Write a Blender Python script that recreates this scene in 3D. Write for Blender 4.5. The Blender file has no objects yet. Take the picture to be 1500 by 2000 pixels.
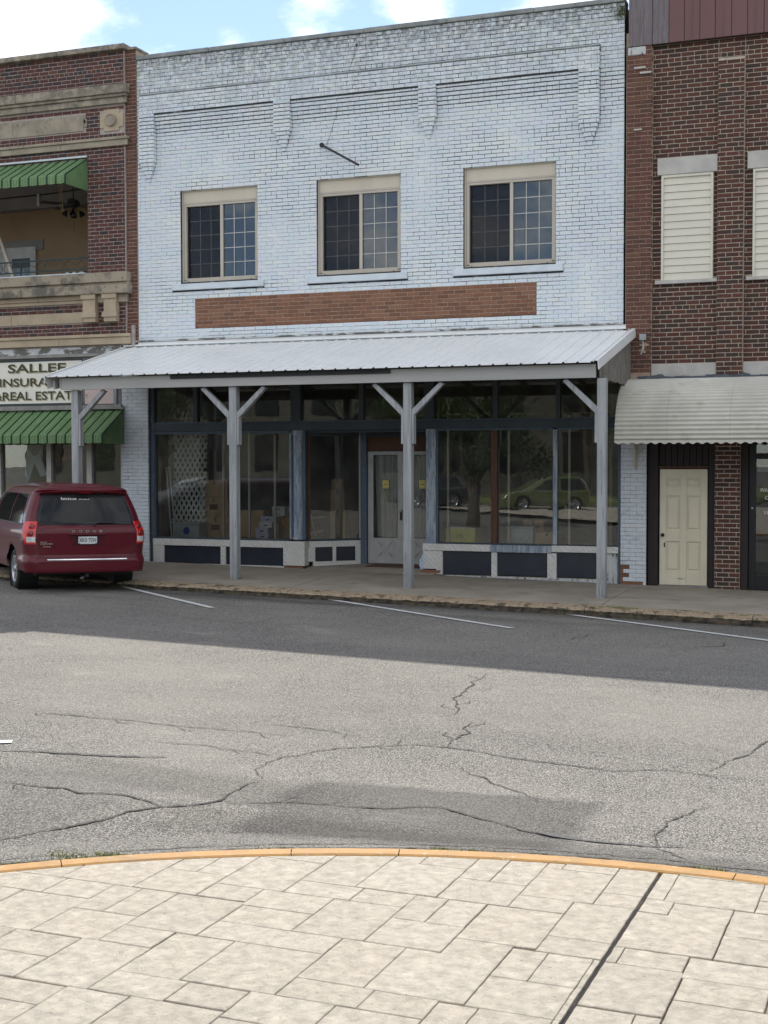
import bpy, math, random
import numpy as np
from mathutils import Vector, Matrix, noise as mn
PI = math.pi
R = math.radians
random.seed(7)
sc = bpy.context.scene
COL = sc.collection

# ------------------------------------------------------------------ camera
CP = Vector((8.916, -23.725, 2.193)); FPX = 2640.0
pit, yaw, rol = R(2.2), R(-20.6), R(-0.1)
FW = Vector((math.sin(yaw)*math.cos(pit), math.cos(yaw)*math.cos(pit), -math.sin(pit)))
r0 = Vector((math.cos(yaw), -math.sin(yaw), 0)); u0 = r0.cross(FW)
RT = r0*math.cos(rol)+u0*math.sin(rol); UP = -r0*math.sin(rol)+u0*math.cos(rol)
cd = bpy.data.cameras.new('camera'); cam = bpy.data.objects.new('camera', cd); COL.objects.link(cam)
cd.sensor_fit = 'HORIZONTAL'; cd.sensor_width = 36.0; cd.lens = FPX/1500*36
cd.clip_start = 0.1; cd.clip_end = 3000
M = Matrix.Identity(4)
for i in range(3):
    M[i][0], M[i][1], M[i][2], M[i][3] = RT[i], UP[i], -FW[i], CP[i]
cam.matrix_world = M
sc.camera = cam

# ------------------------------------------------------------------ daylight
SUN = Vector((-3.5, 8.75, 10.25)).normalized()       # towards the sun: behind the buildings, a little to the left
W = bpy.data.worlds.new("World"); sc.world = W; W.use_nodes = True
nt = W.node_tree; nt.nodes.clear()
def N(t, ty, **kw):
    n = t.nodes.new(ty)
    for k, v in kw.items(): setattr(n, k, v)
    return n
L = nt.links.new
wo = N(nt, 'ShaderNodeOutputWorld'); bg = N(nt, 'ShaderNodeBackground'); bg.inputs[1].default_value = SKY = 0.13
sky = N(nt, 'ShaderNodeTexSky', sky_type='NISHITA', sun_disc=False)
sky.sun_elevation = math.asin(SUN.z); sky.sun_rotation = math.atan2(SUN.x, SUN.y)
sky.air_density = 0.7; sky.dust_density = 0.2; sky.ozone_density = 1.0
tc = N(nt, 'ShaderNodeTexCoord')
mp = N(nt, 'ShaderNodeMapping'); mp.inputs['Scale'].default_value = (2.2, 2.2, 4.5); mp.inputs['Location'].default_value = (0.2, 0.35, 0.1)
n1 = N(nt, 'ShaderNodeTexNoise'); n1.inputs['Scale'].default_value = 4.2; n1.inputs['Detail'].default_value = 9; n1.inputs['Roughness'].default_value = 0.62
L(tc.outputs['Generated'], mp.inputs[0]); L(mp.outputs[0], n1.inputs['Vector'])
def pixdir(x, y): return (FW*FPX+RT*(x-750)-UP*(y-1000)).normalized()
cl = None
# cloud banks: a big one up on the left, small puffs over the parapet, bright ones added out of view to light the shaded facade
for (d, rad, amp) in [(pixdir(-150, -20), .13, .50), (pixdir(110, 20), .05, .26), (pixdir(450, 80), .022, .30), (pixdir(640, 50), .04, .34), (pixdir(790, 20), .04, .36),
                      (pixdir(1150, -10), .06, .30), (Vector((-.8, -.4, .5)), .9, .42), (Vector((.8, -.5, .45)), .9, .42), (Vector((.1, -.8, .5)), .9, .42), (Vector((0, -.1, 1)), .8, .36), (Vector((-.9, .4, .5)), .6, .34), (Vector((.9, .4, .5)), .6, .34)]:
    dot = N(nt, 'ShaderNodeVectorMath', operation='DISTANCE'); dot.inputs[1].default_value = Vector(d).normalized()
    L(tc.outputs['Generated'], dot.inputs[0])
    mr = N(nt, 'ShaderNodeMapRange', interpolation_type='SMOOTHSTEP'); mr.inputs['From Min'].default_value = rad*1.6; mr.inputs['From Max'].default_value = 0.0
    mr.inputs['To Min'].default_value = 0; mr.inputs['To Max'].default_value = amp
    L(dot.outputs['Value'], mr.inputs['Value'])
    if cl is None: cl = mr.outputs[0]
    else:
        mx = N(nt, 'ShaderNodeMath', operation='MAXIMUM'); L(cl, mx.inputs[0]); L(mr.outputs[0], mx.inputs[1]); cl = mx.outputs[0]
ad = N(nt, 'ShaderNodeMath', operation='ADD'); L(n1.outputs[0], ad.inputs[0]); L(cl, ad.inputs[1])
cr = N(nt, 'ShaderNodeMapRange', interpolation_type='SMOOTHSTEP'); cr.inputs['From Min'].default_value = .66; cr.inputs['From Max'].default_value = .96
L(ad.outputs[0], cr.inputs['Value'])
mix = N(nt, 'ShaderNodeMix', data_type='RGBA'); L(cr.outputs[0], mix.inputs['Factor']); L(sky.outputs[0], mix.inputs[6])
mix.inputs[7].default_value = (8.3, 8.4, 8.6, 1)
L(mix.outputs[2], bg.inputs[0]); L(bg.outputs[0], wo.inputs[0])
sd = bpy.data.lights.new('sun', 'SUN'); sd.energy = 3.5; sd.angle = R(0.5); sd.color = (1, .955, .88)
so = bpy.data.objects.new('sun', sd); COL.objects.link(so)
so.rotation_euler = SUN.to_track_quat('Z', 'Y').to_euler(); so.location = (-20, 50, 60)
sc.view_settings.view_transform = 'Standard'; sc.view_settings.look = 'None'; sc.view_settings.gamma = 1
sc.view_settings.use_curve_mapping = False
sc.view_settings.exposure = 0.68
sc.cycles.max_bounces = 8; sc.cycles.transparent_max_bounces = 12; sc.cycles.caustics_reflective = False; sc.cycles.caustics_refractive = False

# ------------------------------------------------------------------ points of the real planes seen through a pixel of the photograph
def at(x, y, Y):                  # on the vertical plane Y
    d = FW*FPX+RT*(x-750)-UP*(y-1000); q = CP+d*((Y-CP.y)/d.y); return q
def base_z(X, Y):
    t = min(max((-3.65-Y)/12.4, 0), 1)
    tt = min(max((-9.5-Y)/6.0, 0), 1)
    return -.055*(1-t)-.13*t-(1-tt)*.0225*max(min(X, 14), -14)
def road_z(X, Y):                 # the asphalt climbs against the island's kerb
    z = base_z(X, Y); r = math.hypot(X-7.81, Y+21.65)
    if 5.15 < r < 6.1: z = max(z, -.022-.13*(max(r, 5.2)-5.2))
    return z
def walk_z(X, Y):
    t = min(max((-2.6-Y)/1.0, 0), 1); t = t*t*(3-2*t)
    Xc = max(min(X, 14), -14)
    return .08-.0175*Xc-t*max(.02+.002*(Xc+5), 0)
def gr(x, y, off=0.0):            # on the road
    z = -.1
    for i in range(6):
        d = FW*FPX+RT*(x-750)-UP*(y-1000); q = CP+d*((z-CP.z)/d.z); z = road_z(q.x, q.y)+off
    return q

# ------------------------------------------------------------------ materials
def mat(name, c1, c2=None, scale=6.0, rough=.8, bump=0.0, bscale=60.0, metal=0.0, spec=.35, detail=5, stretch=(1, 1, 1), rv=None, mottle=None, dirt=None, chips=None, lo=.35, hi=.65):
    """two colours mixed by noise; rv = list of colours picked by the 'rv' attribute of each piece; mottle=(colour, scale, from, to, amount); chips likewise with hard edge"""
    m = bpy.data.materials.new(name); m.use_nodes = True; t = m.node_tree; b = t.nodes['Principled BSDF']; K = t.links.new
    b.inputs['Roughness'].default_value = rough; b.inputs['Metallic'].default_value = metal; b.inputs['Specular IOR Level'].default_value = spec
    ge = N(t, 'ShaderNodeNewGeometry'); mpn = N(t, 'ShaderNodeMapping'); mpn.inputs['Scale'].default_value = stretch
    K(ge.outputs['Position'], mpn.inputs[0])
    def noi(s, d=5, r=.6):
        n = N(t, 'ShaderNodeTexNoise'); n.inputs['Scale'].default_value = s; n.inputs['Detail'].default_value = d; n.inputs['Roughness'].default_value = r
        K(mpn.outputs[0], n.inputs['Vector']); return n.outputs[0]
    def rng(src, a, c, sm=True):
        r = N(t, 'ShaderNodeMapRange', interpolation_type='SMOOTHSTEP' if sm else 'LINEAR'); r.inputs['From Min'].default_value = a; r.inputs['From Max'].default_value = c
        K(src, r.inputs['Value']); return r.outputs[0]
    def mixc(f, a, c, typ='MIX'):
        x = N(t, 'ShaderNodeMix', data_type='RGBA', blend_type=typ)
        if isinstance(f, (int, float)): x.inputs[0].default_value = f
        else: K(f, x.inputs[0])
        for sck, v in ((6, a), (7, c)):
            if isinstance(v, (tuple, list)): x.inputs[sck].default_value = (*v[:3], 1)
            else: K(v, x.inputs[sck])
        return x.outputs[2]
    def mul(a, c):
        x = N(t, 'ShaderNodeMath', operation='MULTIPLY')
        for i, v in enumerate((a, c)):
            if isinstance(v, (int, float)): x.inputs[i].default_value = v
            else: K(v, x.inputs[i])
        return x.outputs[0]
    c2 = c2 or tuple(v*.8 for v in c1)
    base = mixc(rng(noi(scale, detail), lo, hi), c1, c2)
    if rv:
        at_ = N(t, 'ShaderNodeAttribute'); at_.attribute_name = 'rv'
        ra = N(t, 'ShaderNodeValToRGB'); ra.color_ramp.interpolation = 'CONSTANT'
        el = ra.color_ramp.elements; el[0].position = 0; el[0].color = (*rv[0], 1)
        el[1].position = 1/len(rv); el[1].color = (*rv[1], 1)
        for i, c in enumerate(rv[2:]): e = el.new((i+2)/len(rv)); e.color = (*c, 1)
        K(at_.outputs['Fac'], ra.inputs[0])
        base = mixc(.8, base, ra.outputs[0])
        base = mixc(rng(noi(bscale*.5, 4), .3, .75), base, mixc(1.0, base, (.72, .72, .72), 'MULTIPLY'))
    for mo in (mottle or []):
        c, s, a, bb, am = mo[:5]
        base = mixc(mul(rng(noi(s, 8, .68), a, bb), am), base, c)
    if dirt:   # (colour, z_from, z_to, scale, amount): grime that lies between two heights, broken by noise
        for (c, z0, z1, s, am) in dirt:
            sx = N(t, 'ShaderNodeSeparateXYZ'); K(ge.outputs['Position'], sx.inputs[0])
            g = rng(sx.outputs[2], z0, z1, False)
            n_ = rng(noi(s, 8, .7), .38, .62)
            a2 = N(t, 'ShaderNodeMath', operation='MULTIPLY'); K(g, a2.inputs[0]); K(n_, a2.inputs[1])
            base = mixc(mul(a2.outputs[0], am), base, c)
    K(base, b.inputs['Base Color'])
    if bump:
        bp = N(t, 'ShaderNodeBump'); bp.inputs['Strength'].default_value = min(1, bump); bp.inputs['Distance'].default_value = .004*max(1, bump)
        K(noi(bscale, 6, .65), bp.inputs['Height']); K(bp.outputs[0], b.inputs['Normal'])
    return m
def emit_free_glass(name, tint=(.9, .93, .92), dirt=.03, boost=1.0, rough=.0, wav=0.0):
    m = bpy.data.materials.new(name); m.use_nodes = True; t = m.node_tree; t.nodes.clear(); K = t.links.new
    o = N(t, 'ShaderNodeOutputMaterial'); tr = N(t, 'ShaderNodeBsdfTransparent'); tr.inputs[0].default_value = (*tint, 1)
    gl = N(t, 'ShaderNodeBsdfGlossy'); gl.inputs['Roughness'].default_value = rough
    fr = N(t, 'ShaderNodeFresnel'); fr.inputs['IOR'].default_value = 1.52
    mu = N(t, 'ShaderNodeMath', operation='MULTIPLY', use_clamp=True); mu.inputs[1].default_value = boost; K(fr.outputs[0], mu.inputs[0])
    m1 = N(t, 'ShaderNodeMixShader'); K(mu.outputs[0], m1.inputs[0]); K(tr.outputs[0], m1.inputs[1]); K(gl.outputs[0], m1.inputs[2])
    df = N(t, 'ShaderNodeBsdfDiffuse'); df.inputs[0].default_value = (.55, .55, .52, 1)
    m2 = N(t, 'ShaderNodeMixShader'); m2.inputs[0].default_value = dirt; K(m1.outputs[0], m2.inputs[1]); K(df.outputs[0], m2.inputs[2])
    if wav:
        ge = N(t, 'ShaderNodeNewGeometry'); no = N(t, 'ShaderNodeTexNoise'); no.inputs['Scale'].default_value = 1.1; no.inputs['Detail'].default_value = 2
        K(ge.outputs['Position'], no.inputs['Vector']); bp = N(t, 'ShaderNodeBump'); bp.inputs['Strength'].default_value = 1; bp.inputs['Distance'].default_value = wav
        K(no.outputs[0], bp.inputs['Height']); K(bp.outputs[0], gl.inputs['Normal'])
        n2 = N(t, 'ShaderNodeTexNoise'); n2.inputs['Scale'].default_value = 2.2; n2.inputs['Detail'].default_value = 6; K(ge.outputs['Position'], n2.inputs['Vector'])
        rr = N(t, 'ShaderNodeMapRange'); rr.inputs['From Min'].default_value = .4; rr.inputs['From Max'].default_value = .75; rr.inputs['To Min'].default_value = dirt*.4; rr.inputs['To Max'].default_value = dirt*2.2
        K(n2.outputs[0], rr.inputs['Value']); K(rr.outputs[0], m2.inputs[0])
    K(m2.outputs[0], o.inputs[0]); return m

MT = {}
# painted brick
WHT = [(.72, .78, .82), (.68, .755, .82), (.71, .745, .82), (.75, .79, .785), (.69, .77, .79), (.73, .755, .81)]
MT['paint_brick'] = mat('painted brick', (.72, .78, .825), (.67, .75, .81), 1.2, .62, .9, 95, rv=WHT, spec=.3,
    mottle=[((.20, .06, .035), 9, .745, .76, 1.0), ((.52, .53, .51), 3.2, .60, .80, .45), ((.07, .07, .06), 26, .68, .76, .5), ((.78, .80, .76), 1.1, .5, .62, .35)],
    dirt=[((.10, .105, .095), 8.4, 10.4, 7, .62), ((.09, .09, .075), 9.75, 10.2, 14, .85)])
MT['paint_low'] = mat('painted brick by the pavement', (.66, .70, .74), (.60, .65, .70), 1.2, .62, .9, 95, rv=[(.66, .71, .75), (.62, .67, .72), (.68, .71, .73)], spec=.3,
    mottle=[((.24, .055, .03), 4.2, .66, .68, 1.0), ((.12, .12, .11), 17, .66, .72, .7), ((.35, .37, .36), 3, .5, .7, .5)])
MT['mortar_white'] = mat('paint clogged joints', (.035, .037, .037), (.32, .34, .35), 2.6, .9, .8, 70, lo=.56, hi=.72, dirt=[((.03, .03, .028), 8.6, 10.2, 5, .9)])
MT['mortar_bare'] = mat('bare joint mortar', (.42, .34, .26), (.30, .24, .19), 20, .95, .6, 90)
MT['bare_brick'] = mat('bare orange brick', (.235, .11, .068), (.20, .095, .06), 5, .85, 1.0, 120, rv=[(.25, .12, .07), (.20, .095, .058), (.27, .135, .082), (.23, .105, .06), (.175, .085, .055)],
    mottle=[((.10, .06, .045), 4, .58, .75, .6)])
DK = [(.088, .036, .03), (.105, .043, .034), (.072, .032, .03), (.125, .052, .038), (.034, .033, .036), (.095, .037, .034), (.046, .042, .042), (.115, .044, .033), (.083, .033, .03), (.14, .06, .038)]
MT['dark_brick'] = mat('dark red face brick', (.11, .037, .03), (.09, .03, .027), 6, .75, 1.0, 130, rv=DK, spec=.35, mottle=[((.19, .15, .13), 30, .66, .8, .35)])
MT['brown_brick'] = mat('brown red face brick', (.11, .042, .032), (.09, .036, .028), 6, .78, 1.0, 130, rv=[(.092, .038, .029), (.074, .035, .028), (.108, .045, .033), (.062, .036, .029), (.12, .046, .032), (.05, .036, .031)], mottle=[((.17, .13, .11), 30, .66, .8, .35)])
MT['pier_brick'] = mat('soft orange red brick', (.16, .068, .05), (.13, .056, .042), 5, .88, 1.0, 110, rv=[(.145, .066, .048), (.115, .056, .042), (.165, .084, .058), (.128, .058, .044), (.10, .056, .043)],
    mottle=[((.12, .115, .05), 2.5, .58, .7, .5), ((.35, .27, .22), 12, .62, .75, .4)])
MT['mortar_grey'] = mat('cool grey mortar', (.42, .37, .34), (.32, .28, .26), 18, .95, .7, 90)
MT['mortar_cream'] = mat('cream mortar', (.50, .43, .33), (.38, .33, .27), 18, .95, .7, 90)
MT['mortar_pier'] = mat('pinkish pier mortar', (.44, .33, .26), (.34, .25, .20), 12, .95, .7, 90)
MT['stone'] = mat('weathered buff stone', (.36, .31, .24), (.27, .235, .185), 3, .9, 1.0, 130, mottle=[((.10, .095, .08), 5, .54, .72, .75), ((.5, .42, .3), 30, .6, .75, .3)], dirt=[((.11, .105, .09), 9.0, 9.7, 6, .75)])
MT['stone_pale'] = mat('pale buff stone', (.45, .365, .26), (.37, .305, .22), 3, .88, .7, 130, mottle=[((.2, .17, .13), 6, .62, .8, .5)])
MT['stone_dirty'] = mat('blackened ledge stone', (.34, .29, .22), (.14, .13, .11), 2.2, .95, 1.0, 140, lo=.45, hi=.62, mottle=[((.05, .05, .045), 14, .55, .68, .6)])
MT['cap'] = mat('grey coping', (.30, .32, .31), (.20, .215, .21), 2.4, .9, .8, 60, mottle=[((.08, .085, .08), 6, .55, .7, .7), ((.5, .52, .5), 14, .62, .75, .4)])
MT['limestone'] = mat('grey limestone', (.50, .49, .45), (.42, .41, .38), 4, .9, .8, 120, mottle=[((.25, .24, .21), 9, .6, .78, .5)])
MT['sill_white'] = mat('white painted sill', (.60, .66, .70), (.52, .58, .62), 3, .6, .4, 60)
MT['cream_trim'] = mat('almond window trim', (.50, .455, .385), (.46, .42, .355), 2, .5, .15, 60)
MT['beige_panel'] = mat('beige filler panel', (.58, .52, .42), (.54, .485, .395), 3, .6, .25, 40, stretch=(1, 1, .2))
MT['muntin'] = mat('pale muntin', (.55, .54, .50), None, 4, .5)
def mesh_screen():
    m = bpy.data.materials.new('fly screen'); m.use_nodes = True; t = m.node_tree; t.nodes.clear(); K = t.links.new
    o = N(t, 'ShaderNodeOutputMaterial'); tr = N(t, 'ShaderNodeBsdfTransparent'); df = N(t, 'ShaderNodeBsdfDiffuse'); df.inputs[0].default_value = (.03, .029, .034, 1)
    x = N(t, 'ShaderNodeMixShader'); x.inputs[0].default_value = .33; K(tr.outputs[0], x.inputs[1]); K(df.outputs[0], x.inputs[2]); K(x.outputs[0], o.inputs[0]); return m
MT['screen'] = mesh_screen()
MT['glass'] = emit_free_glass('window glass', (.80, .84, .84), .014, 1.7)
MT['shop_glass'] = emit_free_glass('old shop window glass', (.88, .90, .88), .028, 1.9, wav=.0014)
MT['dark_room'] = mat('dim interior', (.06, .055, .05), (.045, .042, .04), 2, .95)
MT['room_wall'] = mat('brown shop interior', (.26, .23, .18), (.19, .165, .13), 1.2, .95)
MT['frame_blue'] = mat('weathered blue grey paint', (.085, .115, .15), (.07, .092, .12), 3, .65, .6, 60, stretch=(4, 4, .7), mottle=[((.45, .47, .48), 7, .60, .72, .5)])
MT['frame_pale'] = mat('flaking pale blue paint', (.33, .37, .41), (.19, .235, .29), 4, .7, .8, 60, stretch=(4, 4, .6), lo=.4, hi=.6, mottle=[((.07, .09, .13), 9, .56, .64, .85)])
MT['frame_dark'] = mat('dark slate paint', (.05, .065, .075), (.04, .05, .06), 3, .65, .4, 60)
MT['post_paint'] = mat('grey painted timber', (.36, .375, .385), (.27, .285, .295), 3, .7, 1.0, 50, stretch=(5, 5, .35), lo=.42, hi=.58, mottle=[((.11, .105, .10), 7, .60, .66, .8), ((.52, .53, .54), 4, .58, .72, .5)], dirt=[((.10, .095, .085), .65, .0, 8, .8)])
MT['beam_paint'] = mat('grey painted fascia board', (.40, .40, .385), (.35, .35, .34), 1.2, .7, .4, 50, stretch=(.5, 4, 4), mottle=[((.2, .2, .19), 3, .58, .75, .3)])
MT['barewood'] = mat('weathered bare boards', (.26, .24, .21), (.15, .14, .125), 9, .9, .9, 60, stretch=(6, 6, .6), lo=.4, hi=.6, mottle=[((.42, .41, .38), 12, .58, .7, .5)])
MT['roof_metal'] = mat('white ribbed roofing', (.76, .77, .76), (.71, .725, .72), 1.4, .38, .1, 20, spec=.5, mottle=[((.40, .41, .40), 5, .58, .8, .25)])
MT['brown_wood'] = mat('brown timber', (.10, .045, .025), (.07, .032, .02), 6, .7, .5, 60, stretch=(5, 5, .6))
MT['marble'] = mat('veined white marble', (.62, .61, .58), (.55, .54, .51), 3, .35, .1, 60, spec=.5)
MT['kick'] = mat('blue black glass panel', (.018, .023, .035), (.024, .03, .042), 4, .28, .1, 30, spec=.6, mottle=[((.2, .21, .2), 40, .72, .76, .5)])
MT['peel'] = mat('peeling white board', (.52, .53, .51), (.42, .43, .42), 5, .8, 1.0, 50, stretch=(3, 3, .8), mottle=[((.05, .05, .05), 5, .56, .60, .9)])
MT['peel_fascia'] = mat('peeling white fascia', (.50, .51, .52), (.14, .135, .12), 3.2, .85, 1.0, 50, stretch=(1, 1, 2.5), lo=.47, hi=.55, mottle=[((.75, .78, .82), 6, .62, .66, .8)])
MT['grey_trim'] = mat('grey timber trim', (.27, .265, .25), (.2, .195, .185), 5, .8, .5, 60)
MT['door_white'] = mat('old white door paint', (.40, .40, .385), (.34, .34, .325), 4, .65, .5, 60, stretch=(2, 2, 1), mottle=[((.10, .10, .09), 9, .66, .70, .8)])
MT['cream_door'] = mat('cream painted door', (.66, .61, .46), (.61, .56, .42), 2, .5, .25, 50, mottle=[((.35, .32, .22), 18, .69, .75, .5)])
MT['far_wall'] = mat('grey brown far wall', (.13, .12, .10), (.10, .095, .08), 1.0, .9)
MT['recess_shade_red'] = mat('shaded maroon', (.06, .003, .008), None, 3, .4)
MT['brown_board'] = mat('dark brown grooved boarding', (.032, .022, .022), (.022, .016, .017), 8, .7, .5, 60, stretch=(6, 6, .5))
MT['green_awn'] = mat('green painted aluminium', (.105, .19, .075), (.14, .235, .105), 2.2, .5, .15, 60, stretch=(3, 1, 1), spec=.45, mottle=[((.05, .13, .06), 6, .56, .7, .6)])
MT['green_dark'] = mat('dark green seams', (.015, .05, .025), None, 4, .6)
MT['awn_white'] = mat('dulled white corrugated metal', (.54, .525, .46), (.45, .435, .38), 1.3, .5, .1, 40, spec=.4, mottle=[((.30, .27, .21), 2.5, .56, .72, .55)])
MT['metal_red'] = mat('oxblood metal siding', (.155, .072, .070), (.135, .066, .066), 1.5, .55, .2, 60, stretch=(4, 4, .5), spec=.4, mottle=[((.19, .17, .19), 3, .55, .8, .45)])
MT['metal_grey'] = mat('greyed metal siding', (.17, .155, .165), (.13, .10, .105), 9, .6, .3, 60, stretch=(8, 8, .35), lo=.4, hi=.6)
MT['siding'] = mat('cream lap siding', (.66, .63, .53), (.62, .59, .50), 2, .6, .25, 70)
MT['stucco'] = mat('tan stucco', (.30, .205, .125), (.265, .18, .11), 1.5, .95, .5, 90)
MT['porch_grey'] = mat('grey porch boarding', (.23, .215, .205), (.20, .185, .18), 2, .8)
MT['iron'] = mat('green black wrought iron', (.02, .045, .045), None, 4, .5)
MT['black'] = mat('black iron', (.018, .018, .02), None, 4, .5, .3, 60)
MT['steel'] = mat('dull steel', (.35, .36, .37), None, 5, .45, metal=.7)
MT['tar'] = mat('grey roofing tar', (.085, .10, .115), (.05, .06, .07), 9, .8, 1.0, 40)
MT['signboard'] = mat('cream signboard', (.72, .70, .62), (.67, .65, .58), 1.5, .55, .1, 30)
MT['sign_green'] = mat('olive lettering', (.055, .062, .035), None, 5, .6)
MT['sign_gold'] = mat('tan lettering shadow', (.42, .37, .24), None, 5, .6)
MT['sign_pink'] = mat('faded pink signboard', (.56, .45, .42), (.50, .41, .38), 2, .7, .4, 40, mottle=[((.17, .10, .09), 10, .63, .66, .85)])
MT['card'] = mat('brown cardboard', (.50, .33, .19), (.43, .28, .16), 3, .9)
MT['white_box'] = mat('white shoebox', (.62, .60, .62), None, 3, .7)
MT['lilac_box'] = mat('lilac shoebox', (.50, .46, .62), None, 3, .7)
MT['yellow'] = mat('yellow carton', (.62, .56, .10), (.5, .45, .1), 9, .6)
MT['yellow_note'] = mat('yellow sticker', (.60, .50, .16), None, 9, .6)
MT['bin'] = mat('cloudy plastic bin', (.42, .47, .48), None, 3, .4)
MT['blue_label'] = mat('blue label', (.02, .07, .35), None, 3, .5)
MT['lattice'] = mat('white plastic lattice', (.58, .60, .58), None, 3, .6)
MT['curtain'] = mat('grey white net curtain', (.44, .44, .42), (.36, .36, .35), 6, .9, stretch=(6, 6, .2))
MT['bag'] = mat('pale blue bag', (.42, .55, .75), (.6, .68, .78), 20, .6)
MT['line'] = mat('worn white road paint', (.62, .62, .60), (.50, .50, .48), 14, .7, .4, 90, mottle=[((.10, .10, .10), 40, .60, .68, .6)])
MT['crack'] = mat('open crack filled with dirt', (.045, .042, .039), (.085, .08, .072), 20, .95)
MT['seal'] = mat('dark crack seal', (.06, .06, .06), (.09, .088, .085), 20, .8)
MT['grass'] = mat('weedy grass', (.13, .19, .05), (.27, .26, .10), 30, .8)
MT['moss'] = mat('moss', (.06, .075, .02), (.12, .13, .04), 30, .9)
MT['leaf'] = mat('tree leaves', (.045, .085, .02), (.07, .12, .03), 4, .6)
MT['bark'] = mat('tree bark', (.10, .075, .055), None, 6, .95, 1, 40)

def marble_veins(m):
    t = m.node_tree; b = t.nodes['Principled BSDF']; K = t.links.new
    ge = N(t, 'ShaderNodeNewGeometry'); wv = N(t, 'ShaderNodeTexWave', wave_type='BANDS', bands_direction='DIAGONAL'); wv.inputs['Scale'].default_value = 6.5
    wv.inputs['Distortion'].default_value = 7; wv.inputs['Detail'].default_value = 6; wv.inputs['Detail Scale'].default_value = 1.8
    K(ge.outputs['Position'], wv.inputs['Vector'])
    r = N(t, 'ShaderNodeMapRange'); r.inputs['From Min'].default_value = .72; r.inputs['From Max'].default_value = 1.0; K(wv.outputs['Fac'], r.inputs['Value'])
    src = b.inputs['Base Color'].links[0].from_socket
    x = N(t, 'ShaderNodeMix', data_type='RGBA'); K(r.outputs[0], x.inputs[0]); K(src, x.inputs[6]); x.inputs[7].default_value = (.46, .45, .43, 1)
    K(x.outputs[2], b.inputs['Base Color'])
marble_veins(MT['marble'])

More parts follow.
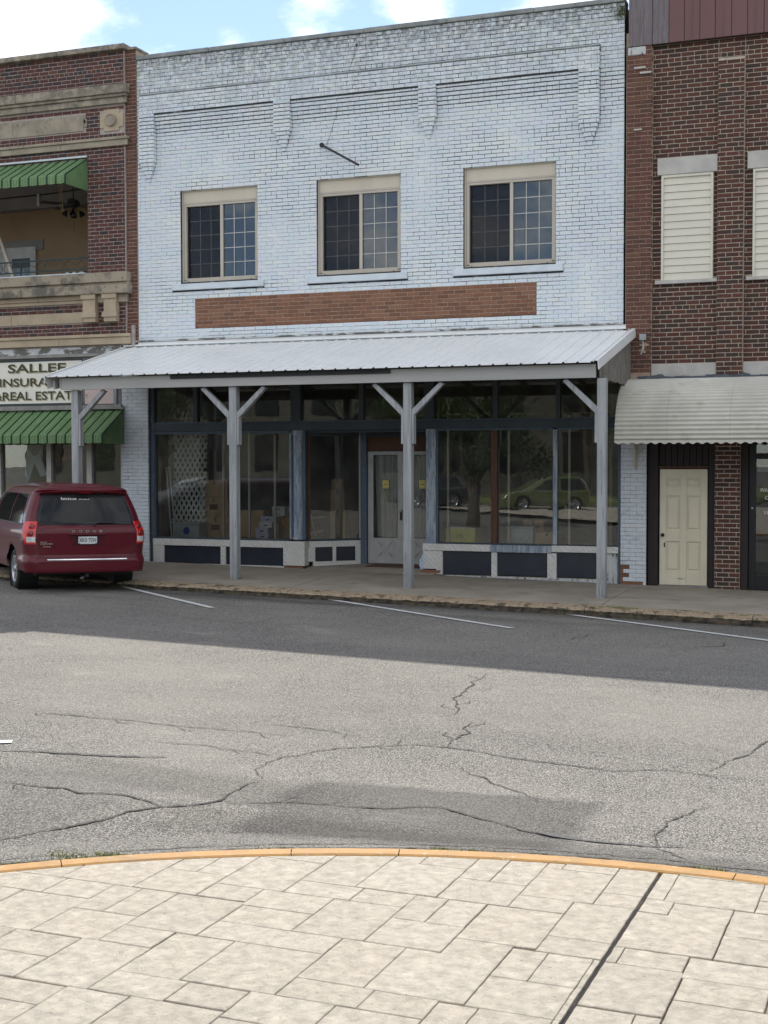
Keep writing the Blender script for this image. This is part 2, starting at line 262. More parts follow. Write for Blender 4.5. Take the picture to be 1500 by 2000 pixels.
def asphalt():
    m = bpy.data.materials.new('old asphalt'); m.use_nodes = True; t = m.node_tree; b = t.nodes['Principled BSDF']; K = t.links.new
    ge = N(t, 'ShaderNodeNewGeometry')
    def noi(s, d, r=.6, st=None):
        n = N(t, 'ShaderNodeTexNoise'); n.inputs['Scale'].default_value = s; n.inputs['Detail'].default_value = d; n.inputs['Roughness'].default_value = r
        if st:
            mp = N(t, 'ShaderNodeMapping'); mp.inputs['Scale'].default_value = st; K(ge.outputs['Position'], mp.inputs[0]); K(mp.outputs[0], n.inputs['Vector'])
        else: K(ge.outputs['Position'], n.inputs['Vector'])
        return n.outputs[0]
    vo = N(t, 'ShaderNodeTexVoronoi'); vo.inputs['Scale'].default_value = 92; K(ge.outputs['Position'], vo.inputs['Vector'])
    sv = N(t, 'ShaderNodeSeparateColor'); K(vo.outputs['Color'], sv.inputs[0])
    ra = N(t, 'ShaderNodeValToRGB'); e = ra.color_ramp.elements; e[0].position = 0; e[0].color = (.12, .11, .096, 1); e[1].position = 1; e[1].color = (.48, .445, .385, 1)
    e2 = e.new(.35); e2.color = (.22, .205, .18, 1); e3 = e.new(.8); e3.color = (.34, .317, .275, 1)
    K(sv.outputs[0], ra.inputs[0])
    def mixc(f, a, c, typ='MIX'):
        x = N(t, 'ShaderNodeMix', data_type='RGBA', blend_type=typ); K(f, x.inputs[0]) if not isinstance(f, float) else setattr(x.inputs[0], 'default_value', f)
        for s_, v in ((6, a), (7, c)):
            if isinstance(v, tuple): x.inputs[s_].default_value = (*v, 1)
            else: K(v, x.inputs[s_])
        return x.outputs[2]
    def rng(src, a, c, lo=0., hi=1.):
        r = N(t, 'ShaderNodeMapRange', interpolation_type='SMOOTHSTEP'); r.inputs['From Min'].default_value = a; r.inputs['From Max'].default_value = c
        r.inputs['To Min'].default_value = lo; r.inputs['To Max'].default_value = hi; K(src, r.inputs['Value']); return r.outputs[0]
    # gaps between the stones
    base = mixc(rng(vo.outputs['Distance'], .42, .62), ra.outputs[0], (.05, .047, .044))
    base = mixc(rng(noi(.35, 5), .3, .72, 0, .38), base, (.27, .248, .212))
    base = mixc(rng(noi(260, 2), .60, .72, 0, .5), base, (.34, .32, .29))
    sp = N(t, 'ShaderNodeSeparateXYZ'); K(ge.outputs['Position'], sp.inputs[0])
    def blob(cx, cy, rx, ry, ang, soft, amt, col, ns=1.6, na=.5):
        nonlocal base
        mp = N(t, 'ShaderNodeMapping', vector_type='TEXTURE'); mp.inputs['Location'].default_value = (cx, cy, 0); mp.inputs['Rotation'].default_value = (0, 0, ang); mp.inputs['Scale'].default_value = (rx, ry, 1)
        K(ge.outputs['Position'], mp.inputs[0]); s2 = N(t, 'ShaderNodeSeparateXYZ'); K(mp.outputs[0], s2.inputs[0])
        p = []
        for k in (0, 1):
            ab = N(t, 'ShaderNodeMath', operation='ABSOLUTE'); K(s2.outputs[k], ab.inputs[0]); p.append(ab.outputs[0])
        mxn = N(t, 'ShaderNodeMath', operation='MAXIMUM'); K(p[0], mxn.inputs[0]); K(p[1], mxn.inputs[1])
        nn = N(t, 'ShaderNodeMath', operation='MULTIPLY_ADD'); K(noi(ns, 6, .7), nn.inputs[0]); nn.inputs[1].default_value = na; K(mxn.outputs[0], nn.inputs[2])
        base = mixc(rng(nn.outputs[0], 1+na/2, 1+na/2-soft, 0, amt), base, mixc(1.0, base, col, 'MULTIPLY'))
    q1 = gr(900, 1600); q2 = gr(330, 1530); q3 = gr(60, 1560)
    blob(q1.x-.25, q1.y, 1.15, .80, R(2), .16, .85, (.50, .50, .51))
    blob(q2.x, q2.y+.1, 1.5, .42, R(-8), .55, .55, (.5, .5, .5), 2.0, 1.0)
    blob(q3.x-.6, q3.y, 1.6, 1.0, R(-6), .5, .5, (.55, .55, .57), 1.5, .9)
    blob(7.8, -16.15, 4.5, .38, R(-2), .6, .6, (.45, .44, .43), 2.5, .9)
    # darker oily wheel lane by the kerb, streaks along the street
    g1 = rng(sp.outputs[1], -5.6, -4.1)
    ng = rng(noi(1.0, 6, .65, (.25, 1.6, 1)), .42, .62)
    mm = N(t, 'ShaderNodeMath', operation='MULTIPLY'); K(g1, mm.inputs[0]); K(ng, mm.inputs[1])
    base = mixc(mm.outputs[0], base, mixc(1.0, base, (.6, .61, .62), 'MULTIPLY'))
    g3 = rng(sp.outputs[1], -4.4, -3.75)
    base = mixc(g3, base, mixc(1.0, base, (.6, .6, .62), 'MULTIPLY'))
    # tyre-polished lanes and drip stains running along the street
    ln = rng(noi(.8, 4, .6, (.08, 1.0, 1)), .45, .62, 0, .35); base = mixc(ln, base, mixc(1.0, base, (.72, .72, .73), 'MULTIPLY'))
    dr = rng(noi(3.5, 3, .5), .70, .78, 0, .5); base = mixc(dr, base, mixc(1.0, base, (.5, .5, .5), 'MULTIPLY'))
    pl = rng(noi(1.7, 7, .7, (.5, 1.0, 1)), .55, .75, 0, .35); base = mixc(pl, base, (.34, .315, .27))
    K(base, b.inputs['Base Color']); b.inputs['Roughness'].default_value = .88; b.inputs['Specular IOR Level'].default_value = .3
    bp = N(t, 'ShaderNodeBump'); bp.inputs['Strength'].default_value = .7; bp.inputs['Distance'].default_value = .004
    iv = N(t, 'ShaderNodeMath', operation='SUBTRACT'); iv.inputs[0].default_value = 1; K(vo.outputs['Distance'], iv.inputs[1])
    K(iv.outputs[0], bp.inputs['Height']); K(bp.outputs[0], b.inputs['Normal'])
    return m
MT['asphalt'] = asphalt()
MT['walk'] = mat('stained old concrete pavement', (.30, .265, .215), (.24, .212, .17), 1.3, .9, .8, 110, mottle=[((.10, .088, .072), 1.7, .54, .75, .6), ((.40, .36, .30), 60, .62, .72, .4)])
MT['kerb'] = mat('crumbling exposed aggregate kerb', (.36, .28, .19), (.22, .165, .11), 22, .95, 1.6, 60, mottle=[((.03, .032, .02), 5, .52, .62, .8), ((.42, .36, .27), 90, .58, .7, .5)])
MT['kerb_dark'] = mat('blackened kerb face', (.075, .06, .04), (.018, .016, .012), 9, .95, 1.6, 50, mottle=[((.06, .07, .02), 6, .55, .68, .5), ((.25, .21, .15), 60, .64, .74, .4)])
MT['yellow_kerb'] = mat('yellow painted kerb', (.39, .20, .045), (.33, .17, .04), 5, .6, .5, 90, mottle=[((.50, .42, .30), 9, .59, .67, .7), ((.08, .06, .04), 34, .61, .67, .75), ((.20, .13, .05), 2.5, .50, .72, .6)])
MT['tile'] = mat('buff stamped concrete', (.61, .54, .43), (.575, .505, .40), 2.2, .85, 1.0, 34, detail=8, rv=[(.60, .54, .44), (.585, .525, .425), (.615, .555, .455), (.575, .515, .42), (.60, .53, .43)], mottle=[((.42, .34, .19), 3.6, .58, .80, .40), ((.24, .20, .155), 30, .58, .68, .6), ((.16, .13, .10), 75, .64, .70, .65), ((.18, .15, .12), 140, .67, .75, .5), ((.62, .55, .44), 12, .6, .8, .5)])
def tile_relief(m):   # slate-like ridges pressed into the concrete
    t = m.node_tree; b = t.nodes['Principled BSDF']; K = t.links.new
    ge = N(t, 'ShaderNodeNewGeometry'); mp = N(t, 'ShaderNodeMapping'); mp.inputs['Scale'].default_value = (1.15, 1.0, 1); mp.inputs['Rotation'].default_value = (0, 0, .5)
    n0 = N(t, 'ShaderNodeTexNoise'); n0.inputs['Scale'].default_value = 9; n0.inputs['Detail'].default_value = 12; n0.inputs['Roughness'].default_value = .78; n0.inputs['Distortion'].default_value = .7
    K(ge.outputs['Position'], mp.inputs[0]); K(mp.outputs[0], n0.inputs['Vector'])
    bp = N(t, 'ShaderNodeBump'); bp.inputs['Strength'].default_value = 1.0; bp.inputs['Distance'].default_value = .03
    K(n0.outputs[0], bp.inputs['Height']); old = b.inputs['Normal'].links[0].from_node; K(bp.outputs[0], old.inputs['Normal'])
tile_relief(MT['tile'])
MT['joint'] = mat('dirty joint', (.27, .215, .155), (.17, .13, .09), 10, .95)
MT['joint_black'] = mat('black expansion joint', (.02, .018, .017), None, 10, .9)
MT['car_paint'] = mat('deep cherry metallic paint', (.092, .004, .011), (.085, .004, .010), 3, .5, spec=.2)
for m_ in ('car_paint',):
    b = MT[m_].node_tree.nodes['Principled BSDF']; b.inputs['Coat Weight'].default_value = .42; b.inputs['Coat Roughness'].default_value = .03
MT['car_glass'] = mat('tinted car glass', (.012, .014, .016), None, 3, .04, spec=.24)
MT['rubber'] = mat('tyre rubber', (.018, .018, .018), (.03, .029, .027), 9, .85, .5, 60)
MT['rim'] = mat('silver alloy', (.45, .46, .47), None, 5, .3, metal=.8)
MT['tail_red'] = mat('red lamp lens', (.55, .014, .014), (.45, .012, .012), 20, .12, spec=.7)
MT['tail_dark'] = mat('dark red lens', (.20, .004, .004), None, 20, .12, spec=.7)
MT['tail_white'] = mat('clear lamp lens', (.55, .55, .55), None, 20, .12, spec=.7)
MT['chrome'] = mat('chrome', (.7, .7, .7), None, 5, .12, metal=1)
MT['black_plastic'] = mat('black plastic', (.012, .012, .013), None, 5, .5)
MT['plate'] = mat('white plate', (.60, .62, .62), None, 5, .4)
MT['decal'] = mat('white decal', (.65, .66, .66), None, 5, .6)

# ------------------------------------------------------------------ mesh helpers
class MB:
    def __init__(s): s.v = []; s.f = []; s.m = []; s.r = []
    def quad(s, a, b, c, d, m=0, rv=0.):
        n = len(s.v); s.v += [tuple(a), tuple(b), tuple(c), tuple(d)]; s.f.append((n, n+1, n+2, n+3)); s.m.append(m); s.r.append(rv); return s
    def poly(s, pts, m=0, rv=0.):
        n = len(s.v); s.v += [tuple(p) for p in pts]; s.f.append(tuple(range(n, n+len(pts)))); s.m.append(m); s.r.append(rv); return s
    def box(s, x0, x1, y0, y1, z0, z1, m=0, rv=0., T=None):
        n = len(s.v)
        p = [(x0, y0, z0), (x1, y0, z0), (x1, y1, z0), (x0, y1, z0), (x0, y0, z1), (x1, y0, z1), (x1, y1, z1), (x0, y1, z1)]
        if T: p = [tuple(T @ Vector(q)) for q in p]
        s.v += p
        for q in ((0, 3, 2, 1), (4, 5, 6, 7), (0, 1, 5, 4), (1, 2, 6, 5), (2, 3, 7, 6), (3, 0, 4, 7)):
            s.f.append(tuple(n+i for i in q)); s.m.append(m); s.r.append(rv)
        return s
    def brick(s, x0, x1, z0, z1, yf, dep, m=0, rv=0., c=.004, j=.0):
        """a brick whose face looks to -Y, with a chipped, chamfered arris"""
        n = len(s.v)
        def J(): return random.uniform(-j, j)
        F = [(x0+c+J(), yf+J()*.4, z0+c+J()), (x1-c+J(), yf+J()*.4, z0+c+J()), (x1-c+J(), yf+J()*.4, z1-c+J()), (x0+c+J(), yf+J()*.4, z1-c+J())]
        E = [(x0+J(), yf+c, z0+J()), (x1+J(), yf+c, z0+J()), (x1+J(), yf+c, z1+J()), (x0+J(), yf+c, z1+J())]
        B = [(p[0], yf+dep, p[2]) for p in E]
        s.v += F+E+B
        s.f.append((n, n+1, n+2, n+3)); s.m.append(m); s.r.append(rv)
        for i in range(4):
            k = (i+1) % 4
            s.f.append((n+i, n+4+i, n+4+k, n+k)[::1]); s.m.append(m); s.r.append(rv)
            s.f.append((n+4+i, n+8+i, n+8+k, n+4+k)); s.m.append(m); s.r.append(rv)
        return s
    def tube(s, pts, r, n=8, m=0, rv=0., cap=True):
        pts = [Vector(p) for p in pts]; rs = r if isinstance(r, (list, tuple)) else [r]*len(pts); base = len(s.v); up = None
        for i, p in enumerate(pts):
            d = (pts[min(i+1, len(pts)-1)]-pts[max(i-1, 0)]).normalized()
            if up is None: up = Vector((0, 0, 1)) if abs(d.z) < .9 else Vector((1, 0, 0))
            a = d.cross(up).normalized(); b_ = a.cross(d).normalized(); up = b_
            for k in range(n):
                t = 2*PI*k/n; s.v.append(tuple(p+(a*math.cos(t)+b_*math.sin(t))*rs[i]))
        for i in range(len(pts)-1):
            for k in range(n):
                s.f.append((base+i*n+k, base+i*n+(k+1) % n, base+(i+1)*n+(k+1) % n, base+(i+1)*n+k)); s.m.append(m); s.r.append(rv)
        if cap:
            s.f.append(tuple(base+k for k in range(n))[::-1]); s.m.append(m); s.r.append(rv)
            s.f.append(tuple(base+(len(pts)-1)*n+k for k in range(n))); s.m.append(m); s.r.append(rv)
        return s
    def lathe(s, c, axis, prof, n=20, m=0):
        """prof: list of (distance along axis, radius)"""
        c = Vector(c); ax = Vector(axis).normalized(); a = ax.orthogonal().normalized(); b_ = ax.cross(a); base = len(s.v)
        for (h, r) in prof:
            for k in range(n):
                t = 2*PI*k/n; s.v.append(tuple(c+ax*h+(a*math.cos(t)+b_*math.sin(t))*r))
        for i in range(len(prof)-1):
            for k in range(n):
                s.f.append((base+i*n+k, base+i*n+(k+1) % n, base+(i+1)*n+(k+1) % n, base+(i+1)*n+k)); s.m.append(m); s.r.append(0.)
        return s
    def prism(s, prof, x0, x1, m=0, rv=0., ax='x'):
        """closed profile [(y,z)] extruded along x"""
        n = len(s.v); k = len(prof)
        s.v += [(x0, p[0], p[1]) for p in prof]+[(x1, p[0], p[1]) for p in prof]
        for i in range(k):
            j = (i+1) % k; s.f.append((n+i, n+j, n+k+j, n+k+i)); s.m.append(m); s.r.append(rv)
        s.f.append(tuple(n+i for i in range(k))[::-1]); s.m.append(m); s.r.append(rv)
        s.f.append(tuple(n+k+i for i in range(k))); s.m.append(m); s.r.append(rv)
        return s
    def build(s, name, mats, parent=None, smooth=False, bevel=0., kind=None, label=None):
        me = bpy.data.meshes.new(name); me.from_pydata(s.v, [], s.f)
        if not isinstance(mats, (list, tuple)): mats = [mats]
        for m_ in mats: me.materials.append(MT[m_] if isinstance(m_, str) else m_)
        if len(mats) > 1: me.polygons.foreach_set('material_index', s.m)
        at_ = me.attributes.new('rv', 'FLOAT', 'FACE'); at_.data.foreach_set('value', s.r)
        if smooth: me.polygons.foreach_set('use_smooth', [True]*len(me.polygons))
        me.update()
        o = bpy.data.objects.new(name, me); COL.objects.link(o)
        if parent is not None:
            o.parent = parent
            o.matrix_parent_inverse = WM[parent.name].inverted() if parent.name in WM else Matrix.Identity(4)
        if bevel:
            b_ = o.modifiers.new('edge', 'BEVEL'); b_.width = bevel; b_.segments = 1; b_.limit_method = 'ANGLE'
        if kind: o['kind'] = kind
        if label: o['label'] = label
        WM[o.name] = Matrix.Identity(4)
        return o
WM = {}
def thing(name, label, cat, loc=(0, 0, 0), group=None, kind=None):
    o = bpy.data.objects.new(name, None); COL.objects.link(o); o.location = loc; o.empty_display_size = .2
    if label: o['label'] = label
    if cat: o['category'] = cat
    if group: o['group'] = group
    if kind: o['kind'] = kind
    WM[o.name] = Matrix.Translation(Vector(loc)); return o
def tag(o, label, cat, group=None):
    o['label'] = label; o['category'] = cat
    if group: o['group'] = group
    return o
def B(name, x0, x1, y0, y1, z0, z1, m, parent=None, bevel=.003, **kw):
    return MB().box(x0, x1, y0, y1, z0, z1).build(name, m, parent, bevel=bevel, **kw)
def dup(root, loc=None, rz=None, label=None, group=None):
    r = root.copy(); COL.objects.link(r)
    if loc is not None: r.location = loc
    if rz is not None: r.rotation_euler = (0, 0, rz)
    if label: r['label'] = label
    if group: r['group'] = group
    for ch in list(root.children):
        c = ch.copy(); COL.objects.link(c); c.parent = r
        for g in ch.children:
            d = g.copy(); COL.objects.link(d); d.parent = c
    return r
def text(name, s, x, y, z, width, height, m, parent, depth=.004, bold=.0, rot=(PI/2, 0, 0), M4=None):
    """lettering fitted to a width and height, standing on the plane y"""
    cu = bpy.data.curves.new(name, 'FONT'); cu.body = s; cu.size = 1; cu.offset = bold; cu.extrude = 0; cu.resolution_u = 3
    o = bpy.data.objects.new(name, cu); COL.objects.link(o)
    dg = bpy.context.evaluated_depsgraph_get(); me = bpy.data.meshes.new_from_object(o.evaluated_get(dg)); bpy.data.objects.remove(o)
    co = np.array([v.co[:] for v in me.vertices]); mn_, mx_ = co.min(0), co.max(0)
    for v in me.vertices:
        v.co = ((v.co.x-mn_[0])/(mx_[0]-mn_[0])*width, 0, (v.co.y-mn_[1])/(mx_[1]-mn_[1])*height)
    if M4 is None: M4 = Matrix.Translation((x, y, z))
    me.transform(M4); me.materials.clear(); me.materials.append(MT[m]); me.update()
    ob = bpy.data.objects.new(name, me); COL.objects.link(ob)
    if parent is not None:
        ob.parent = parent; ob.matrix_parent_inverse = WM[parent.name].inverted() if parent.name in WM else Matrix.Identity(4)
    return ob

# ------------------------------------------------------------------ brick laying
def lay(zones, z0, z1, pitch, blen, gap, holes=(), phase=0., headers=()):
    """zones(zc) -> [(x0, x1, y)] ; returns bricks (x0,x1,z0,z1,y). holes: (x0,x1,z0,z1)."""
    out = []; n = int(round((z1-z0)/pitch)); pitch = (z1-z0)/n
    for k in range(n):
        za, zb = z0+k*pitch, z0+(k+1)*pitch; zc = (za+zb)/2
        bl = blen/2 if k in headers else blen
        off = (0 if k % 2 else bl/2)+phase+random.uniform(-.012, .012)
        for (xa, xb, y) in zones(zc):
            segs = [(xa, xb)]
            for h in holes:
                if h[2] < zc < h[3]:
                    ns = []
                    for (a, b_) in segs:
                        if h[1] <= a or h[0] >= b_: ns.append((a, b_))
                        else:
                            if h[0] > a: ns.append((a, h[0]))
                            if h[1] < b_: ns.append((h[1], b_))
                    segs = ns
            for (a, b_) in segs:
                if b_-a < .02: continue
                i = math.floor((a-off)/bl); cuts = [a]
                while True:
                    i += 1; x = off+i*bl+random.uniform(-.006, .006)
                    if x >= b_-.03: break
                    if x > a+.03: cuts.append(x)
                cuts.append(b_)
                for c0, c1 in zip(cuts, cuts[1:]): out.append((c0, c1, za, zb, y))
    return out
def brick_size(b):
    c = Vector(((b[0]+b[1])/2, b[4], (b[2]+b[3])/2))-CP; d = c.dot(FW)
    if d < 1: return 0
    px, py = 750+FPX*c.dot(RT)/d, 1000-FPX*c.dot(UP)/d
    if not (0 < px < 1500 and 0 < py < 2000): return 0
    return (b[1]-b[0])*(b[3]-b[2])/d/d
def build_bricks(bl, mats, matf, parent, gapf, jit=.0012, prio=None, dep=.05):
    """the 300 that show largest become single bricks, the rest one joined mesh"""
    order = sorted(range(len(bl)), key=lambda i: -(brick_size(bl[i])*(prio(bl[i]) if prio else 1)))
    single = set(order[:296]); rest = MB()
    for i, b in enumerate(bl):
        gx, gz = gapf(b); rv = random.random()*.999; mi = matf(b)
        d = dep+max(0, -b[4])
        tgt = MB() if i in single else rest
        tgt.brick(b[0]+gx, b[1]-gx, b[2]+gz, b[3]-gz, b[4]+random.uniform(-jit, jit), d, mi, rv, c=.0035, j=jit)
        if i in single:
            tgt.build('brick', mats[mi] if True else mats, parent)
    rest.build('brickwork', mats, parent, kind='stuff')

# ================================================================== THE GROUND
def grid(xs, ys, fz, m, name, kind='structure', parent=None, smooth=True):
    b = MB(); nx = len(xs)
    for y in ys:
        for x in xs: b.v.append((x, y, fz(x, y)))
    for j in range(len(ys)-1):
        for i in range(nx-1):
            b.f.append((j*nx+i, j*nx+i+1, (j+1)*nx+i+1, (j+1)*nx+i)); b.m.append(0); b.r.append(0.)
    return b.build(name, m, parent, smooth=smooth, kind=kind)
def fr(a, b, n): return [a+(b-a)*i/n for i in range(n+1)]
grid([-400, -90, -40, -20]+fr(-14, 14, 56)+[20, 40, 90, 400], [-400, -120, -60, -36, -30]+fr(-26, -3.0, 46), base_z, 'asphalt', 'road')
g = MB(); na = 200; rr_ = [5.19, 5.25, 5.4, 5.6, 5.8, 6.0, 6.12]
for i in range(na+1):
    a = R(15)+R(150)*i/na
    for r_ in rr_:
        x, y = 7.81+r_*math.cos(a), -21.65+r_*math.sin(a); g.v.append((x, y, road_z(x, y)+(.004 if r_ < 6.1 else -.02)))
for i in range(na):
    for k in range(len(rr_)-1): g.f.append((i*7+k, i*7+k+1, (i+1)*7+k+1, (i+1)*7+k)[::-1]); g.m.append(0); g.r.append(0.)
g.build('asphalt_lip', 'asphalt', smooth=True, kind='structure')
MB().box(-400, 400, 13, 400, -.4, -.2).build('ground', 'asphalt', kind='structure')

# pavement in slabs with sawn joints, falling towards the kerb
sw = thing('pavement', None, None, (0, -1.8, 0), kind='structure')
edges = [-14, -9.2, -5.2, -1.05, 4.78, 9.4, 14]
for a, b_ in zip(edges, edges[1:]):
    xs = fr(a+.006, b_-.006, 14); ys = fr(-3.30, .0, 14)
    g = MB(); nx = len(xs)
    for y in ys:
        for x in xs: g.v.append((x, y, walk_z(x, y)))
    for j in range(len(ys)-1):
        for i in range(nx-1): g.f.append((j*nx+i, j*nx+i+1, (j+1)*nx+i+1, (j+1)*nx+i)); g.m.append(0); g.r.append(0.)
    for x in (xs[0], xs[-1]):                       # slab edges in the joint
        for j in range(len(ys)-1): g.quad((x, ys[j], walk_z(x, ys[j])), (x, ys[j+1], walk_z(x, ys[j+1])), (x, ys[j+1], -.3), (x, ys[j], -.3))
    g.build('slab', 'walk', sw)
MB().box(-14, 14, -3.5, .1, -.45, -.22).build('joint_fill', 'joint', sw)

# crumbling kerb: each length its own stone
kb = thing('kerb', None, None, (0, -3.6, 0), kind='structure')
kx = [-14, -11, -8, -5.6, -2.9, -.33, 2.4, 4.6, 7.05, 9.4, 12, 14]
for a, b_ in zip(kx, kx[1:]):
    g = MB(); n = int((b_-a)/.035); prof = []
    for i in range(n+1):
        x = a+.004+(b_-a-.008)*i/n; zt = walk_z(x, -3.6); zr = road_z(x, -3.7)-.03
        e = mn.noise(Vector((x*1.7, 3.1, 0)))*.03+mn.noise(Vector((x*9, 1.1, 0)))*.012
        e2 = mn.noise(Vector((x*6, 9.1, 0)))*.014+mn.noise(Vector((x*17, 5.1, 0)))*.007
        prof.append([(x, -3.295+e*.3, walk_z(x, -3.3)-.004), (x, -3.31+e*.4, walk_z(x, -3.31)+.006+e2*.4), (x, -3.50, zt+.010+e2*.9), (x, -3.625+e*.4, zt-.012+e2*.6), (x, -3.65+e*.7, zt-.04+e2), (x, -3.665+e+e2, zt-.075+e2), (x, -3.69+e+e2, (zt+zr)/2-.01), (x, -3.72+e*.6, zr)])
    w = len(prof[0])
    for p in prof: g.v += p
    for i in range(n):
        for k in range(w-1):
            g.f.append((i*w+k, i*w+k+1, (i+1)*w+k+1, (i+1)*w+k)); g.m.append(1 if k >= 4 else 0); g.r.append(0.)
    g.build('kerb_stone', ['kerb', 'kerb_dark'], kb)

def ribbon(name, pts, w, m, off=.007, parent=None, jit=.012, taper=True, zf=None, seg=.028):
    """a flat irregular strip lying on the ground, following points (Vector)"""
    P = []
    for a, c in zip(pts, pts[1:]):
        k = max(1, int((c-a).length/seg))
        for i in range(k): P.append(a.lerp(c, i/k))
    P.append(pts[-1]); g = MB(); n = len(P); sd_ = random.random()*50
    for i, p in enumerate(P):
        d = (P[min(i+1, n-1)]-P[max(i-1, 0)]); d.z = 0; d.normalize(); nrm = Vector((-d.y, d.x, 0))
        q = p+nrm*(mn.noise(Vector((p.x*6, p.y*6, sd_)))*jit*2.2+mn.noise(Vector((p.x*24, p.y*24, sd_)))*jit*1.1)
        ww = w*(.35+1.1*abs(mn.noise(Vector((p.x*5, p.y*5, sd_+9))))+.9*abs(mn.noise(Vector((p.x*31, p.y*31, sd_+4)))))
        if taper: ww *= min(1, .25+3*min(i, n-1-i)/max(n, 1))
        a = q+nrm*ww/2; c = q-nrm*ww/2
        za = (zf or road_z)(a.x, a.y)+off; zc = (zf or road_z)(c.x, c.y)+off
        g.v += [(a.x, a.y, za), (c.x, c.y, zc)]
    for i in range(n-1): g.f.append((2*i, 2*i+1, 2*i+3, 2*i+2)); g.m.append(0); g.r.append(0.)
    return g.build(name, m, parent, kind='structure' if parent is None else None)
def z3(*p): return [gr(x/2, 1180+y/2) for x, y in p]
def z4(*p): return [gr(750+x/2, 1180+y/2) for x, y in p]
ck = thing('road_cracks', None, None, (3, -13, -.1), kind='structure')
CR = [
 (z3((0, 422), (210, 430), (420, 450), (560, 460), (680, 478), (800, 485), (1000, 503), (1140, 517)), .018),
 (z3((540, 530), (700, 548), (820, 553), (870, 568), (1000, 580), (1080, 597)), .017),
 (z3((15, 697), (120, 713), (260, 720), (310, 737), (420, 742), (510, 752), (570, 772), (630, 790)), .026),
 (z3((-60, 930), (0, 922), (200, 885), (350, 855), (500, 815), (630, 793), (740, 788), (860, 770), (890, 745), (960, 708), (990, 695)), .030),
 (z3((1030, 683), (1005, 665), (1000, 645), (1060, 617), (1100, 600), (1160, 593), (1240, 575), (1330, 565), (1500, 555))+z4((120, 550), (250, 560), (330, 570), (430, 590), (580, 615), (700, 627), (800, 640), (895, 655), (1000, 650), (1120, 652), (1270, 672), (1420, 688), (1560, 703)), .022),
 (z3((850, 770), (940, 782), (1090, 775), (1270, 782), (1400, 797), (1500, 800))+z4((130, 792), (230, 797), (300, 818), (420, 850), (520, 880), (640, 905)), .022),
 (z3((960, 470), (1080, 472), (1200, 487), (1300, 498), (1380, 515), (1470, 525)), .013),
 (z4((250, 560), (262, 535), (330, 505), (312, 488), (345, 462)), .022),
 (z4((235, 440), (275, 432), (300, 410), (278, 400), (285, 378), (270, 370), (305, 355), (330, 325), (350, 315), (345, 305), (380, 290), (400, 270)), .020),
 (z4((290, 640), (330, 665), (380, 675), (430, 705), (490, 725), (550, 745), (600, 765), (600, 780)), .015),
 (z4((1060, 952), (1050, 905), (1090, 880), (1100, 850), (1160, 830), (1220, 805), (1300, 788)), .018),
 (z4((1060, 955), (1130, 980), (1200, 1010)), .018),
 (z4((1270, 655), (1310, 640), (1330, 615), (1400, 600), (1440, 580), (1460, 560), (1500, 535), (1540, 520)), .018),
 (z4((1110, 640), (1150, 632), (1170, 627)), .012),
 (z3((-20, 8), (420, 12), (640, 38), (860, 68), (1200, 84), (1500, 110)), .014),
 (z3((1020, 72), (1060, 55), (1090, 50)), .02), (z4((715, 148), (745, 130), (790, 130), (800, 118)), .02), (z4((1220, 170), (1320, 165), (1335, 152)), .02),
 (z4((0, 215), (400, 240), (900, 285), (1500, 330)), .010),
]
for pts, w in CR:
    ribbon('crack', pts, w*.95, 'crack', parent=ck)
    for a, c in zip(pts, pts[1:]):
        if random.random() < .45 and (c-a).length > .25:
            p = a.lerp(c, random.random()); d = (c-a).normalized(); sg = random.choice((-1, 1)); e = p+Matrix.Rotation(sg*random.uniform(.5, 1.2), 3, 'Z') @ d*random.uniform(.08, .3)
            e2 = e+d*random.uniform(.04, .15); ribbon('crack', [p, e, e2], w*.55, 'crack', parent=ck)
ribbon('crack_seal', z3((-10, 573), (130, 577), (210, 582), (360, 590), (500, 597), (650, 600)), .05, 'seal', .010, ck)
ribbon('crack_seal', z4((520, 880), (640, 905), (760, 925), (900, 940), (1060, 952), (1170, 945)), .06, 'seal', .011, ck)

def stripe(pa, pb, w, name='parking_line'):
    a, b_ = gr(*pa), gr(*pb); d = (b_-a); L_ = d.length; d.z = 0; d.normalize(); nr = Vector((-d.y, d.x, 0)); g = MB(); n = int(L_/.25)+1
    for i in range(n+1):
        p = a+d*(L_*i/n)
        for s_ in (1, -1):
            q = p+nr*(s_*w/2+random.uniform(-.004, .004)); g.v.append((q.x, q.y, road_z(q.x, q.y)+.010))
    for i in range(n): g.f.append((2*i, 2*i+1, 2*i+3, 2*i+2)); g.m.append(0); g.r.append(0.)
    return g.build(name, 'line', kind='structure')
stripe((180, 1133), (415, 1188), .10); stripe((607, 1166), (1000, 1228), .10); stripe((1088, 1198), (1570, 1261), .10); stripe((-60, 1453), (24, 1450), .11)

